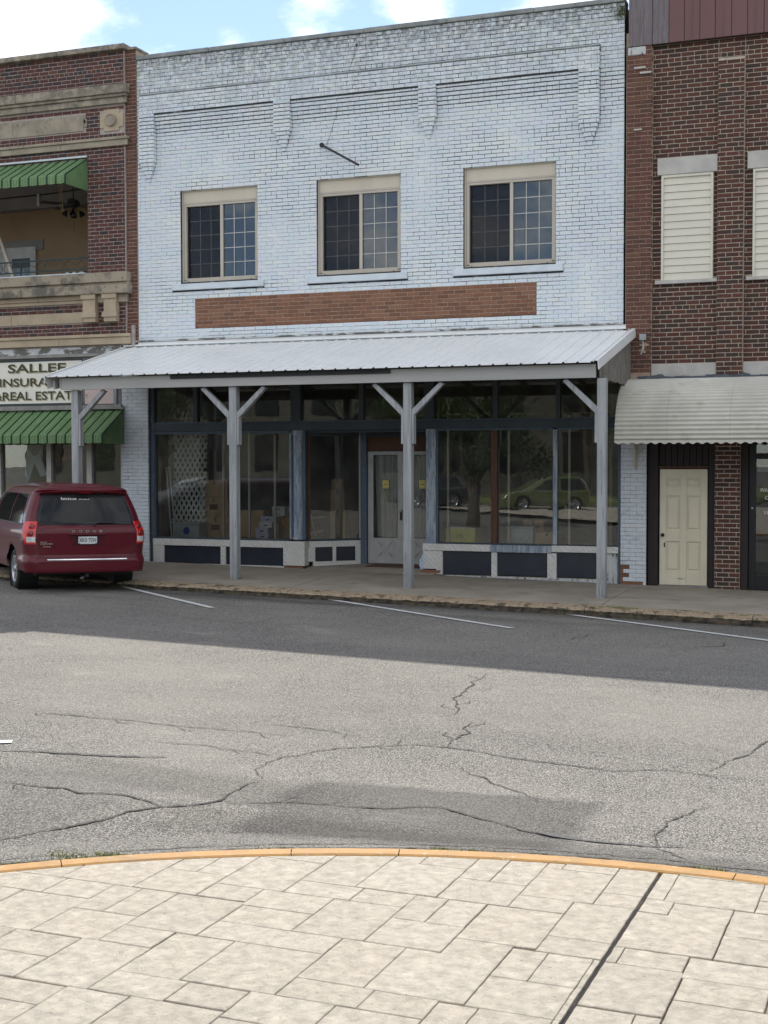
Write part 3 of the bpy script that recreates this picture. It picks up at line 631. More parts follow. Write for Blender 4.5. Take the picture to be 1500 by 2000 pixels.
# ================================================================== THE ROUND ISLAND OF STAMPED CONCRETE
AT = R(1.48)
def uv(u, v, z=0.):     # frame of the stamp pattern
    a, b_ = u+7, v-17
    return Vector((a*math.cos(AT)+b_*math.sin(AT), -a*math.sin(AT)+b_*math.cos(AT), z))
KC = (7.81, -21.65); RO, RI = 5.215, 5.085
isl = thing('paved_island', None, None, (7.81, -21.65, 0), kind='structure')
g = MB(); n = 96
for i in range(n): g.v.append((KC[0]+RI*math.cos(2*PI*i/n), KC[1]+RI*math.sin(2*PI*i/n), -.012))
g.f.append(tuple(range(n))); g.m.append(0); g.r.append(0.)
g.build('joint_bed', 'joint', isl)
JU = (1.205, 1.226)
T_ = """-1.70 -1.262 -.61 .4|-2.4 -1.70 -.61 .4|-1.262 -.892 -.605 -.263|-1.262 -1.083 -.263 .4|-1.083 -.892 -.263 .4|-.892 -.508 -.39 .118|-.892 -.508 .118 .6|
-.892 -.613 -.597 -.39|-.613 -.218 -.644 -.39|-.6 -.218 -.89 -.644|-.6 .047 -1.105 -.89|-.984 -.6 -1.105 -.61|-1.36 -1.19 -.985 -.61|-1.19 -.984 -.985 -.61|-1.355 -.984 -1.33 -.985|
-1.75 -1.355 -1.34 -.85|-1.65 -1.36 -.85 -.61|-2.3 -1.65 -.85 -.61|-2.2 -1.75 -1.34 -.85|-.984 -.705 -1.325 -1.105|-1.065 -.70 -1.83 -1.325|-1.42 -1.065 -1.588 -1.34|-1.42 -1.065 -1.835 -1.588|
-1.9 -1.42 -1.835 -1.34|-2.4 -1.9 -1.835 -1.34|-.70 -.393 -1.605 -1.105|-.393 .05 -1.595 -1.105|-.70 -.34 -1.825 -1.605|-.34 -.055 -1.81 -1.605|-.055 .33 -1.87 -1.595|-.055 .33 -2.35 -1.87|
-.79 -.487 -2.35 -1.83|-.487 -.055 -2.35 -1.82|-1.3 -.79 -2.04 -1.84|-1.3 -.79 -2.4 -2.04|-1.8 -1.3 -2.4 -1.84|
-.508 -.197 -.182 .7|-.197 .245 -.182 .31|-.197 -.03 .31 .8|-.03 .245 .31 .8|.245 .415 .16 .8|.415 .62 .16 .8|.245 .62 -.185 .16|-.508 -.143 -.39 -.185|-.143 .148 -.39 -.185|-.218 .148 -.888 -.39|
.148 .318 -.547 -.19|.318 .518 -.547 -.19|.148 .522 -.888 -.547|.522 .906 -.69 -.19|.522 .803 -.90 -.69|.62 .906 -.19 .005|.05 .363 -1.39 -.89|.363 .805 -1.40 -.895|.05 .416 -1.595 -1.39|.416 .702 -1.60 -1.40|
.33 .702 -2.1 -1.60|.33 .702 -2.5 -2.1|.702 .872 -1.9 -1.41|.702 .872 -2.4 -1.9|.872 1.178 -1.9 -1.41|.872 1.178 -2.4 -1.9|.805 .972 -1.068 -.715|.972 1.178 -1.07 -.72|.805 1.178 -1.41 -1.07|1.178 1.205 -1.41 -.72|1.178 1.205 -2.4 -1.41|
.62 1.0 .005 .50|.62 .713 .50 .9|.713 1.0 .50 .9|1.0 1.205 .205 .9|1.0 1.205 .003 .205|.906 1.205 -.505 .003|.906 1.205 -.715 -.505|
1.226 1.313 .195 .9|1.313 1.755 .17 .62|1.313 1.755 .62 .9|1.226 1.37 -.015 .193|1.37 1.66 -.03 .17|1.226 1.658 -.528 -.025|1.226 1.275 -.725 -.528|1.275 1.562 -.735 -.535|1.226 1.57 -1.228 -.73|1.66 1.865 -.207 .165|
1.66 2.1 -.53 -.207|1.755 2.1 .36 .9|1.755 2.1 .17 .36|1.565 1.95 -.79 -.54|1.95 2.4 -.79 -.54|1.575 1.935 -1.04 -.79|1.575 2.3 -1.30 -1.04|1.226 1.468 -1.7 -1.24|1.468 1.572 -1.7 -1.24|1.865 2.1 -.207 .165|1.226 1.57 -2.3 -1.7|1.575 2.0 -1.8 -1.30""".replace('\n', '').split('|')
def clip_circle(poly):
    for i in range(120):
        a = 2*PI*i/120; nx_, ny_ = math.cos(a), math.sin(a); d0 = KC[0]*nx_+KC[1]*ny_+RI-.002; out = []
        for k in range(len(poly)):
            p, q = poly[k], poly[(k+1) % len(poly)]; dp, dq = p.x*nx_+p.y*ny_-d0, q.x*nx_+q.y*ny_-d0
            if dp <= 0: out.append(p)
            if (dp < 0 < dq) or (dq < 0 < dp): out.append(p.lerp(q, dp/(dp-dq)))
        poly = out
        if len(poly) < 3: return []
    return poly
for s_ in T_:
    u0_, u1_, v0_, v1_ = [float(x) for x in s_.split()]
    gp = .0024; gu0 = 0.002 if abs(u0_-1.226) < 1e-6 else gp; gu1 = 0.0 if abs(u1_-1.205) < 1e-6 else gp
    c = []
    for (ua, va, ub, vb) in ((u0_+gu0, v0_+gp, u1_-gu1, v0_+gp), (u1_-gu1, v0_+gp, u1_-gu1, v1_-gp), (u1_-gu1, v1_-gp, u0_+gu0, v1_-gp), (u0_+gu0, v1_-gp, u0_+gu0, v0_+gp)):
        L_ = math.hypot(ub-ua, vb-va); k = max(1, int(L_/.035))
        for i in range(k):
            u_, v_ = ua+(ub-ua)*i/k, va+(vb-va)*i/k
            if i: 
                j_ = mn.noise(Vector((u_*14, v_*14, 2)))*.0035
                if ua == ub: u_ += j_
                else: v_ += j_
            c.append(uv(u_, v_, 0))
    c = clip_circle(c)
    if len(c) < 3: continue
    ctr = sum(c, Vector())/len(c); tz = random.uniform(-.0012, .0012); g = MB()
    top = [Vector((p.x, p.y, tz)) for p in c]; ins = []
    for p in top:
        d = (ctr-p); d.z = 0; q = p+d.normalized()*.004; q.z = tz+.003; ins.append(q)
    rv_ = random.random()*.99; g.poly(ins, 0, rv_)
    for i in range(len(c)):
        k = (i+1) % len(c); g.quad(ins[i], top[i], top[k], ins[k], 0, rv_); g.quad(top[i], (top[i].x, top[i].y, -.011), (top[k].x, top[k].y, -.011), top[k], 0, rv_)
    g.build('paving_stone', 'tile', isl, smooth=False)
ribbon('expansion_joint', [uv(1.2155, .62), uv(1.2155, -2.3)], .017, 'joint_black', -.0095, isl, .0006, False, zf=lambda x, y: 0.0)
# beyond the traced stones the same concrete goes on under and behind the photographer
g = MB()
g.poly([(x, y, -.004) for x, y in [(uv(-4, -2.42).x, uv(-4, -2.42).y), (uv(4, -2.42).x, uv(4, -2.42).y), (13, -40), (-14, -40)]][::-1])
g.v = [(a, b_, -.004) for a, b_, c in g.v]; o_ = g.build('plaza', 'tile', kind='structure')
# yellow kerb ring in cast lengths
g0 = [R(a) for a in (18, 30, 44, 58, 72, 86, 99.6, 113, 127, 141, 156)]
seam = math.atan2(gr(784, 1661).y-KC[1], gr(784, 1661).x-KC[0])
g0[6] = seam
for a, b_ in zip(g0, g0[1:]):
    g = MB(); n = 26
    for i in range(n+1):
        t = a+.0006+(b_-a-.0012)*i/n; e = mn.noise(Vector((t*60, 0, 3)))*.004+mn.noise(Vector((t*220, 0, 5)))*.0015
        for (rr, zz) in ((RI, -.01), (RI+.0+e*.6, .004), (RI+.012+e*.4, .012), (RO-.022+e, .012), (RO-.006+e, .003), (RO+.004+e, -.15)):
            g.v.append((KC[0]+rr*math.cos(t), KC[1]+rr*math.sin(t), zz))
    for i in range(n):
        for k in range(5): g.f.append((i*6+k, (i+1)*6+k, (i+1)*6+k+1, i*6+k+1)); g.m.append(0); g.r.append(0.)
    g.poly([g.v[k] for k in range(6)]); g.poly([g.v[n*6+k] for k in range(6)][::-1])
    g.build('kerb_stone', 'yellow_kerb', isl)
# dirt line and cracked edge of the asphalt along the ring
for rr, w, m_ in ((5.262, .07, 'crack'), (5.37, .035, 'crack'), (5.52, .02, 'seal'), (5.30, .03, 'joint')):
    pts = [Vector((KC[0]+(rr+mn.noise(Vector((a*.12, rr*3, 0)))*.045)*math.cos(R(a)), KC[1]+(rr+mn.noise(Vector((a*.12, rr*3, 0)))*.045)*math.sin(R(a)), 0)) for a in range(45, 150, 2)]
    ribbon('crack', pts, w, m_, .010 if rr > 5.3 else .013, ck, .02)

def tuft(b, p, n, h, spread):
    for i in range(n):
        a = random.uniform(0, 2*PI); r_ = spread*math.sqrt(random.random()); q = Vector((p.x+r_*math.cos(a)*1.6, p.y+r_*math.sin(a)*.5, p.z))
        hh = h*random.uniform(.4, 1.1); d = Vector((random.uniform(-.6, .6), random.uniform(-.6, .6), 1)).normalized(); w = Vector((math.cos(a), math.sin(a), 0))*.0035
        m_ = q+d*hh*.6; t = m_+Vector((d.x*1.6, d.y*1.6, .5)).normalized()*hh*.4
        b.quad(q-w, q+w, m_+w*.8, m_-w*.8); b.poly([m_-w*.8, m_+w*.8, t])
gb = MB()
for (x, y, n, h, s) in [(190, 1674, 480, .042, .20), (225, 1672, 160, .05, .08), (140, 1680, 120, .03, .12), (20, 1690, 160, .035, .12), (545, 1661, 160, .03, .10), (895, 1664, 260, .035, .10), (1385, 1704, 150, .05, .07), (700, 1659, 60, .02, .2), (1000, 1669, 60, .02, .15), (300, 1668, 80, .02, .15)]:
    p = gr(x, y); ang = math.atan2(p.y-KC[1], p.x-KC[0]); p.x = KC[0]+5.25*math.cos(ang); p.y = KC[1]+5.25*math.sin(ang); p.z = -.012
    tuft(gb, p, int(n*.7), h*.55, s)
gb.build('weeds_by_the_yellow_kerb', 'grass', kind='stuff')
gb = MB()
for (x, y, n, h, s) in [(1185, -3.52, 0, 0, 0)]: pass
for (X_, n, h, s) in [(5.15, 260, .035, .14), (5.0, 120, .03, .1), (4.3, 50, .02, .1), (6.3, 60, .03, .08), (7.0, 70, .035, .1), (2.2, 30, .02, .1), (3.2, 40, .02, .1), (-2.4, 40, .03, .2), (.3, 40, .02, .2)]:
    tuft(gb, Vector((X_, -3.48, walk_z(X_, -3.48))), n, h, s)
gb.build('weeds_by_the_kerb', 'grass', kind='stuff')
# pavement cracks
for pts, w in [([(560, 1150), (590, 1141), (640, 1126)], .018), ([(850, 1164), (1010, 1180), (1200, 1197), (1500, 1209)], .02), ([(290, 1128), (420, 1140), (520, 1150)], .014)]:
    v = []
    for (x, y) in pts:
        z = .05
        for i in range(6):
            d = FW*FPX+RT*(x-750)-UP*(y-1000); q = CP+d*((z-CP.z)/d.z); z = walk_z(q.x, q.y)
        q.y = max(q.y, -3.5); v.append(q)
    ribbon('pavement_crack', v, w, 'crack', .004, sw, .01, zf=walk_z)

# ================================================================== THE WHITE PAINTED BRICK BUILDING
wb = thing('brick_building', 'two storey building of white painted brick with a bare orange brick strip under three windows', 'building', (-.4, 0, 0))
XL, XR = -5.24, 4.48
WIN = [(-4.275, -2.60), (-1.355, .335), (1.553, 3.268)]
WZ = (5.70, 7.50)
BRK = [(-5.14, -4.80, 0), (-2.20, -1.855, 1), (.72, 1.06, 1), (3.69, 4.055, 0)]     # hanging corbels
PT = .0735
def zones(z):
    if 9.0 < z < 9.40: return [(XL, -5.14, 0), (-5.14, 4.06, -.095), (4.06, XR, 0)]
    if 4.815 < z < 5.387: return [(XL, -3.965, 0), (-3.965, 2.92, 0), (2.92, XR, 0)]
    if z >= 9.40 or z < 7.70: return [(XL, XR, 0)]
    out = []; cur = XL
    for (a, b_, inner) in BRK:
        zs = 8.46 if inner else 8.11; y = -.12; aa, bb = a, b_
        if z < zs:
            j = int((zs-z)/PT)+1
            if j > 5: continue
            aa, bb = a+.027*j, b_-.027*j; y = -.12+.02*j
        band = 0
        if z > 8.645: band = -.095+.017*int((9.0-z)/PT+1)
        if aa > cur: out.append((cur, aa, band if (cur > XL) else 0))
        out.append((aa, bb, y)); cur = bb
    band = 0
    out.append((cur, XR, 0))
    # band only between the outer corbels
    return out
holes = [(a, b_, *WZ) for a, b_ in WIN]+[(a-.19, b_+.14, 5.545, 5.70) for a, b_ in WIN]
bl = lay(zones, 4.42, 10.13, PT, .230, .006, holes, headers=(69, 59, 49, 39, 29))
PATCH = (-3.965, 2.92, 4.815, 5.387)
def in_patch(b): 
    cx, cz = (b[0]+b[1])/2, (b[2]+b[3])/2
    return PATCH[0] < cx < PATCH[1] and PATCH[2] < cz < PATCH[3]
def matw(b): return 1 if in_patch(b) else 0
def gapw(b):
    if in_patch(b): return (.0045, .0052)
    cx, cz = (b[0]+b[1])/2, (b[2]+b[3])/2
    v = mn.noise(Vector((cx*.75, cz*.9, 4.2)))*.8+mn.noise(Vector((cx*3.1, cz*3.1, 1.2)))*.35
    k = min(max((v+.36-(.35 if cz < 6.2 and (cx < -3.6 or cx > 3.4) else 0))/.42, 0), 1)
    if cz > 8.2: k = max(k, .5)
    if 8.6 < cz < 9.06: return (.003, .0075)
    if cz < 7.6: k *= .8
    q = random.uniform(.3, 1.4) if random.random() < .68 else .05
    return (.0014+.0036*k*q, .0016+.0042*k*random.uniform(.5, 1.15))
# pilasters of the shopfront below the canopy
bl2 = lay(lambda z: [(-5.655, -5.05, .0)], .12, 4.0, PT, .230, .006)+lay(lambda z: [(4.447, 4.896, .0)], -.02, 3.7, PT, .225, .006)
bl += bl2
def matw2(b):
    if b[3] > 4.3: return matw(b)
    x, z = (b[0]+b[1])/2, (b[2]+b[3])/2
    if x > 4.4 and ((abs(z-1.50) < .035 and 4.5 < x < 4.75 and random.random() < .6) or (z < .36 and x < 4.56 and random.random() < .75) or (z < .05 and random.random() < .4)): return 1
    return 2
build_bricks(bl, ['paint_brick', 'bare_brick', 'paint_low'], matw2, wb, gapw, jit=.0016, prio=lambda b: 0 if (b[2] < 4.42 and b[0] > 4.4) else 1)
# joints behind the bricks
def backing(name, x0, x1, z0, z1, holes, m, parent, y0=.0105, y1=.30):
    g = MB(); xs = sorted({x0, x1, *[h[0] for h in holes if x0 < h[0] < x1], *[h[1] for h in holes if x0 < h[1] < x1]})
    for a, b_ in zip(xs, xs[1:]):
        hz = sorted([(h[2], h[3]) for h in holes if h[0] < (a+b_)/2 < h[1]]); z = z0
        for (h0, h1) in hz:
            if h0 > z: g.box(a, b_, y0, y1, z, h0)
            z = max(z, h1)
        if z < z1: g.box(a, b_, y0, y1, z, z1)
    return g.build(name, m, parent)
wh = [(a, b_, *WZ) for a, b_ in WIN]
backing('wall', XL, XR, 4.0, 10.13, wh, 'mortar_white', wb, y0=.0065)
g = MB()
g.box(-5.135, 4.055, -.088, .0, 9.005, 9.395)
for (a, b_, i_) in BRK: g.box(a+.006, b_-.006, -.108, .0, 8.47 if i_ else 8.12, 8.985)
for (p_, q_) in ((-4.80, -2.20), (-1.855, .72), (1.06, 3.69)):
    for k in range(5): g.box(p_, q_, -.095+.017*(k+2)+.004, .004, 9.0-PT*(k+1), 9.0-PT*k-.001)
g.build('corbel_core', 'mortar_white', wb)
MB().prism([(-.092, 9.402), (-.100, 9.412), (.0, 9.455), (.0, 9.402)], -5.14, 4.06).build('corbel_weathering', 'cap', wb)
MB().box(PATCH[0], PATCH[1], .0055, .0064, PATCH[2], PATCH[3]).build('bare_joints', 'mortar_bare', wb)
for (x0, x1, z0, z1) in ((-5.655, -5.05, .0, 4.0), (4.447, 4.896, -.15, 3.7)):
    MB().box(x0+.004, x1-.004, .0065, .3, z0, z1).build('pilaster_core', 'mortar_white', wb)
# coping in lengths
cx_ = XL+.0
while cx_ < XR-.01:
    nx2 = min(cx_+1.62, XR)
    B('coping', cx_+.003, nx2-.003, -.035, .36, 10.135, 10.215+random.uniform(-.004, .004), 'cap', wb, .008); cx_ = nx2
# shell: side walls, roof, floors
for nm, bx in (('side_wall', (XL, XL+.3, .3, 12, 0, 10.1)), ('side_wall', (XR-.3, XR, .3, 12, 0, 10.1)), ('rear_wall', (XL, XR, 11.7, 12, 0, 9.9))):
    MB().box(*bx).build(nm, 'room_wall', wb)
MB().box(XL+.3, XR-.3, .3, 11.7, 9.3, 9.5).build('roof', 'dark_room', wb)
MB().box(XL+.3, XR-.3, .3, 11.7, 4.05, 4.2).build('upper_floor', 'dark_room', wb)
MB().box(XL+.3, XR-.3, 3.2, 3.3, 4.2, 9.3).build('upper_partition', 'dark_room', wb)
MB().box(XL+.3, XR-.3, 1.7, 11.7, .0, .14).build('shop_floor', 'room_wall', wb)
MB().box(XL+.3, XR-.3, 7.5, 7.6, .14, 4.05).build('shop_partition', 'room_wall', wb)
# upper windows
for k, (a, b_) in enumerate(WIN):
    z0, z1 = WZ; y = .075
    w = MB()
    w.box(a, a+.035, y-.02, .2, z0, z1); w.box(b_-.035, b_, y-.02, .2, z0, z1)                      # brickmould
    w.box(a+.035, b_-.035, y-.008, .2, 7.235, 7.262)
    fx0, fx1 = a+.037, b_-.037
    w.box(fx0, fx0+.05, y+.0, .2, z0+.05, 7.235); w.box(fx1-.05, fx1, y, .2, z0+.05, 7.235)
    w.box(fx0+.05, fx1-.05, y, .2, 7.19, 7.235); w.box(fx0, fx1, y-.012, .2, z0, z0+.035); w.box(fx0+.05, fx1-.05, y, .2, z0+.035, z0+.085)
    fr_ = w.build('window', 'cream_trim', wb, bevel=.003)
    B('header_panel', a+.036, b_-.036, y+.0, .15, 7.264, z1-.005, 'beige_panel', fr_, .002)
    B('header_trim', a, b_, y-.03, .1, z1-.022, z1, 'cream_trim', fr_, .002)
    gx0, gx1 = fx0+.055, fx1-.055; gm = gx0+(gx1-gx0)*.515; gz0, gz1 = z0+.088, 7.188
    B('meeting_stile', gm-.03, gm+.03, y+.004, .18, gz0, gz1, 'cream_trim', fr_, .002)
    for (p, q, yy, sc_) in ((gx0, gm-.03, y+.075, 1), (gm+.03, gx1, y+.035, 0)):
        MB().box(p, q, yy+.012, yy+.016, gz0, gz1).build('pane', 'glass', fr_)
        off = .028 if sc_ else 0
        for i in (1, 2): MB().box(p+off+(q-p-off)*i/3-.0065, p+off+(q-p-off)*i/3+.0065, yy, yy+.010, gz0, gz1).build('muntin', 'muntin', fr_)
        for i in range(1, 5): MB().box(p+off, q, yy+.002, yy+.012, gz0+(gz1-gz0)*i/5-.0065, gz0+(gz1-gz0)*i/5+.0065).build('muntin', 'muntin', fr_)
        if sc_:
            MB().box(p, p+.02, yy-.02, yy+.012, gz0, gz1).build('sash_edge', 'black_plastic', fr_)
            for zc in (gz0+.14, gz1-.17): MB().box(p+.015, p+.055, yy-.03, yy-.005, zc, zc+.02).build('latch', 'black', fr_)
            MB().box(p, q, yy-.012, yy-.0115, gz0, gz1).build('fly_screen', 'screen', fr_)
    for xx in (a+.13, b_-.17): MB().box(xx, xx+.02, y-.018, y-.01, z0+.012, z0+.024).build('weep_cover', 'black', fr_)
    B('sill', a-.19, b_+.14, -.055, .09, 5.548, 5.667, 'sill_white', wb, .006)
# little things fixed to the wall
q0, q1 = at(628, 283, -.02), at(700, 322, -.45)
rod = MB().tube([(q0.x, -.01, q0.z), (q1.x-.0, -.62, q1.z+.0)], .024, 8).build('sign_arm', 'black')
# the arm sticks out of the wall: its far end is where the photograph's lower end is, on the plane 0.6 m in front
q1 = at(700, 322, -.62); bpy.data.objects.remove(rod)
arm = thing('sign_arm', 'empty black sign arm sticking out of the white wall, held by a wire', 'bracket', (q0.x, 0, q0.z))
MB().tube([(q0.x, .0, q0.z), (q1.x, -.62, q1.z)], .022, 8).build('arm', 'black', arm)
MB().lathe((q0.x, -.012, q0.z), (0, -1, 0), [(-.01, .045), (.01, .045), (.012, 0)], 10).build('wall_flange', 'black', arm)
p_ = at(697, 88, -.01); e_ = at(640, 281, -.05)
MB().tube([(p_.x, -.01, p_.z), (e_.x, -.06, e_.z+.01), (e_.x-.01, -.07, e_.z-.06)], .0035, 4).build('guy_wire', 'black', arm)
MB().lathe((p_.x, -.012, p_.z), (0, -1, 0), [(0, .018), (.03, .018), (.032, 0)], 8).build('eye_bolt', 'black', arm)
# moss at the top right corner
gb = MB(); c_ = at(1214, 22, -.03)
for i in range(260):
    a = random.gauss(0, .055); z_ = random.gauss(0, .07); p = Vector((min(c_.x+a, 4.5), -.02-random.random()*.05, c_.z+z_)); d = Vector((random.gauss(0, 1), -abs(random.gauss(0, 1)), random.gauss(0, 1))).normalized()*.022
    s_ = d.orthogonal().normalized()*.008; gb.quad(p-s_, p+s_, p+d+s_*.4, p+d-s_*.4)
gb.build('moss_clump', 'moss', kind='stuff')

# ------------------------------------------------------------------ the shopfront, set back 0.15 m
F0, F1 = .10, .20
def S(name, x0, x1, z0, z1, m='frame_dark', y0=F0, y1=F1, parent=None, bevel=.003): return B(name, x0, x1, y0, y1, z0, z1, m, parent or sf, bevel)
sf = wb
S('corner_trim', -5.05, -4.965, .10, 4.0, 'frame_blue', .085)
S('transom_rail', -4.965, 4.40, 2.768, 2.925, 'frame_dark', .07, .22)
S('transom_bead', -4.965, 4.40, 2.925, 2.95, 'frame_blue', .09, .2)
S('head_rail', -4.965, 4.40, 3.86, 4.0, 'frame_dark', .08, .22)
S('corner_trim', 4.385, 4.447, .0, 4.0, 'frame_blue', .06)
tm = [(-4.965, -4.965), (-4.075, -3.984), (-1.945, -1.74), (-.542, -.448), (.77, .96), (2.084, 2.181), (3.257, 3.341), (4.385, 4.385)]
for a, b_ in tm[1:-1]: S('transom_mullion', a, b_, 2.95, 3.86, 'frame_dark', .08 if b_-a < .15 else .055, .2)
for (a, b_), (c, d) in zip(tm, tm[1:]): MB().box(b_, c, .15, .155, 2.95, 3.86).build('transom_pane', 'shop_glass', wb)
MB().box(-4.94, 4.18, .42, .50, 2.93, 3.03).build('inner_ledge', 'brown_wood', wb)
MB().box(-4.94, -1.9, .5, 3.4, 3.0, 3.06).build('window_ceiling', 'room_wall', wb)
MB().box(1.0, 4.18, .5, 3.4, 3.0, 3.06).build('window_ceiling', 'room_wall', wb)
# left display window
S('window_rail', -4.965, -1.985, 2.715, 2.768, 'frame_blue'); S('window_rail', -4.965, -1.985, .628, .662, 'frame_dark', .08)
S('window_stile', -4.965, -4.945, .662, 2.715, 'frame_blue'); S('window_stile', -2.0, -1.97, .662, 2.715, 'frame_pale', .12)
MB().box(-4.945, -2.0, .15, .156, .662, 2.715).build('shop_window', 'shop_glass', wb)
# round column with its flat trims
MB().lathe((-1.83, .17, .66), (0, 0, 1), [(0, .115), (.05, .115), (.055, .10), (2.0, .10), (2.02, .115), (2.108, .115)], 20).build('round_column', 'frame_pale', wb, smooth=True)
S('column_trim', -1.97, -1.93, .66, 2.768, 'frame_blue', .11); S('column_trim', -1.73, -1.672, .66, 2.768, 'frame_blue', .13, .26)
# doorway
DY = 1.0
S('doorway_post', .80, .99, .63, 2.768, 'frame_pale', .09, .24); S('doorway_post_edge', .985, 1.028, .63, 2.768, 'frame_blue', .11, .22)
EZ = .155
MB().prism([(-.0, .0), (DY+.15, .0), (DY+.15, EZ+.008), (.25, EZ-.02), (-.0, .085)], -1.65, 1.0).build('doorway_floor', 'walk', wb)
MB().box(XL, XR, .24, 12, -.5, .118).build('foundation', 'joint', wb)
MB().box(XL, -1.7, .125, .24, -.5, .10).build('foundation', 'joint', wb)
MB().box(1.05, XR, .125, .24, -.5, .07).build('foundation', 'joint', wb)
B('door_mat', -.55, .55, .45, .92, EZ-.02, EZ+.006, 'brown_wood', wb, .003)
MB().box(-1.7, 1.0, .2, DY+.2, 2.72, 2.80).build('doorway_ceiling', 'frame_dark', wb)
S('door_jamb', -.85, -.72, .10, 2.72, 'frame_blue', DY-.06, DY+.08); S('door_jamb', .80, .90, .10, 2.72, 'frame_blue', DY-.06, DY+.08)
S('door_head', -.72, .80, 2.64, 2.72, 'frame_dark', DY-.04, DY+.08)
S('door_transom_board', -.72, .80, 2.372, 2.64, 'brown_wood', DY+.0, DY+.06)
def door_leaf(x0, x1, flip):
    zb, zt = EZ+.015, 2.362; st = .115; g = MB()
    g.box(x0, x0+st, DY, DY+.045, zb, zt); g.box(x1-st, x1, DY, DY+.045, zb, zt); g.box(x0+st, x1-st, DY, DY+.045, zt-.07, zt); g.box(x0+st, x1-st, DY+.002, DY+.043, zb, zb+.50)
    d = g.build('door', 'door_white', wb, bevel=.004)
    MB().box(x0+st, x1-st, DY+.02, DY+.025, zb+.50, zt-.07).build('door_glass', 'shop_glass', d)
    cx, cz = (x0+x1)/2, zb+.28
    for sx in (-1, 1):
        for sz in (-1, 1):
            a = Vector((cx+sx*.045, DY-.008, cz+sz*.04)); b2 = Vector((cx+sx*.17, DY-.008, cz+sz*.17)); n_ = Vector((-(b2-a).z, 0, (b2-a).x)).normalized()*.016
            m_ = (a+b2)/2
            MB().poly([a, m_-n_, b2, m_+n_][::-1 if sx*sz > 0 else 1]).build('cross_moulding', 'grey_trim', d)
    MB().box(cx-.035, cx+.035, DY-.012, DY, cz-.035, cz+.035).build('rosette', 'door_white', d, bevel=.004)
    MB().box(cx-.065, cx+.065, DY+.012, DY+.016, 1.64, 1.80).build('sticker', 'yellow_note', d)
    text('sticker_mark', '-', cx-.04, DY+.0105, 1.715, .08, .012, 'black', d)
    # net curtain, gathered
    g = MB(); n = 40; top = zt-.08; bot = zb+.52
    for i in range(n+1):
        u = i/n; xt = x0+st+.0+u*(x1-x0-2*st); pull = (.35 if not flip else .15)
        xb_ = x0+st+(u*(1-pull)+(pull if not flip else 0))*(x1-x0-2*st) if False else x0+st+u*(x1-x0-2*st)*(.75)+(.06 if flip else .05)
        y_ = DY+.10+.022*math.sin(u*46)+.01*math.sin(u*17)
        g.v += [(xt, y_, top), ((xt+xb_)/2, y_+.01*math.sin(u*31), (top+bot)/2), (xb_, y_, bot)]
    for i in range(n):
        for k in (0, 1): g.f.append((i*3+k, i*3+k+1, (i+1)*3+k+1, (i+1)*3+k)); g.m.append(0); g.r.append(0.)
    g.build('curtain', 'curtain', d, smooth=True)
    return d
d1 = door_leaf(-.715, .022, False); d2 = door_leaf(.030, .795, True)
MB().lathe((-.02, DY-.001, 1.20), (0, -1, 0), [(0, .028), (.02, .028), (.03, .018), (.05, .03), (.075, .022), (.078, 0)], 12).build('door_knob', 'steel', d1)
MB().box(-.045, .005, DY-.006, DY, 1.02, 1.18).build('lock_plate', 'black', d1)
MB().tube([(.07, DY-.01, 1.06), (.07, DY-.06, 1.10), (.07, DY-.06, 1.30), (.07, DY-.01, 1.34)], .012, 8).build('pull_handle', 'black', d2)
# angled side of the doorway (left), seen from the street
A0, A1 = Vector((-1.672, .25, 0)), Vector((-.86, .98, 0)); ad_ = (A1-A0).normalized(); AL = (A1-A0).length; an = Vector((ad_.y, -ad_.x, 0))
AM = Matrix(((ad_.x, -an.x, 0, A0.x), (ad_.y, -an.y, 0, A0.y), (0, 0, 1, 0), (0, 0, 0, 1)))
def AB(name, s0, s1, t0, t1, z0, z1, m, bevel=.003): return MB().box(s0, s1, t0, t1, z0, z1, T=AM).build(name, m, wb, bevel=bevel)
AB('side_window_stile', .0, .05, -.02, .04, .66, 2.72, 'brown_wood'); AB('side_window_stile', AL-.03, AL, -.02, .04, .66, 2.72, 'cream_trim')
AB('side_window_rail', .05, AL-.03, -.01, .04, 2.66, 2.72, 'frame_dark'); AB('side_window_rail', .0, AL, -.03, .05, .62, .66, 'frame_dark')
AB('side_window', .05, AL-.03, .01, .015, .66, 2.66, 'shop_glass', 0)
AB('marble_band', .02, AL, -.03, .05, .505, .62, 'marble'); AB('marble_band', .10, AL, -.03, .05, .115, .225, 'marble')
AB('marble_stile', .0, .14, -.028, .048, .225, .505, 'marble'); AB('marble_stile', .50, .57, -.028, .048, .225, .505, 'marble'); AB('marble_stile', AL-.12, AL, -.028, .048, .225, .505, 'marble')
AB('kick_panel', .14, .50, -.01, .03, .225, .505, 'kick'); AB('kick_panel', .57, AL-.12, -.01, .03, .225, .505, 'kick')
# right side of the doorway, turned away from the street
MB().poly([(1.0, .24, .1), (.9, .98, .1), (.9, .98, 2.72), (1.0, .24, 2.72)]).build('side_panel', 'frame_dark', wb)
# left bulkhead
def bulk(x0, x1, zb, zt): pass
S('marble_band', -5.0, -2.12, .495, .628, 'marble', .07); S('marble_stile', -5.0, -4.752, .1, .495, 'marble', .08); S('marble_stile', -3.483, -3.37, .08, .495, 'marble', .08)
S('kick_panel', -4.752, -3.483, .14, .495, 'kick', .11); S('kick_panel', -3.37, -2.112, .13, .495, 'kick', .11)
S('marble_plinth', -4.752, -2.112, .06, .14, 'marble', .085)
S('marble_block', -2.112, -1.66, .155, .628, 'marble', .055, .28)
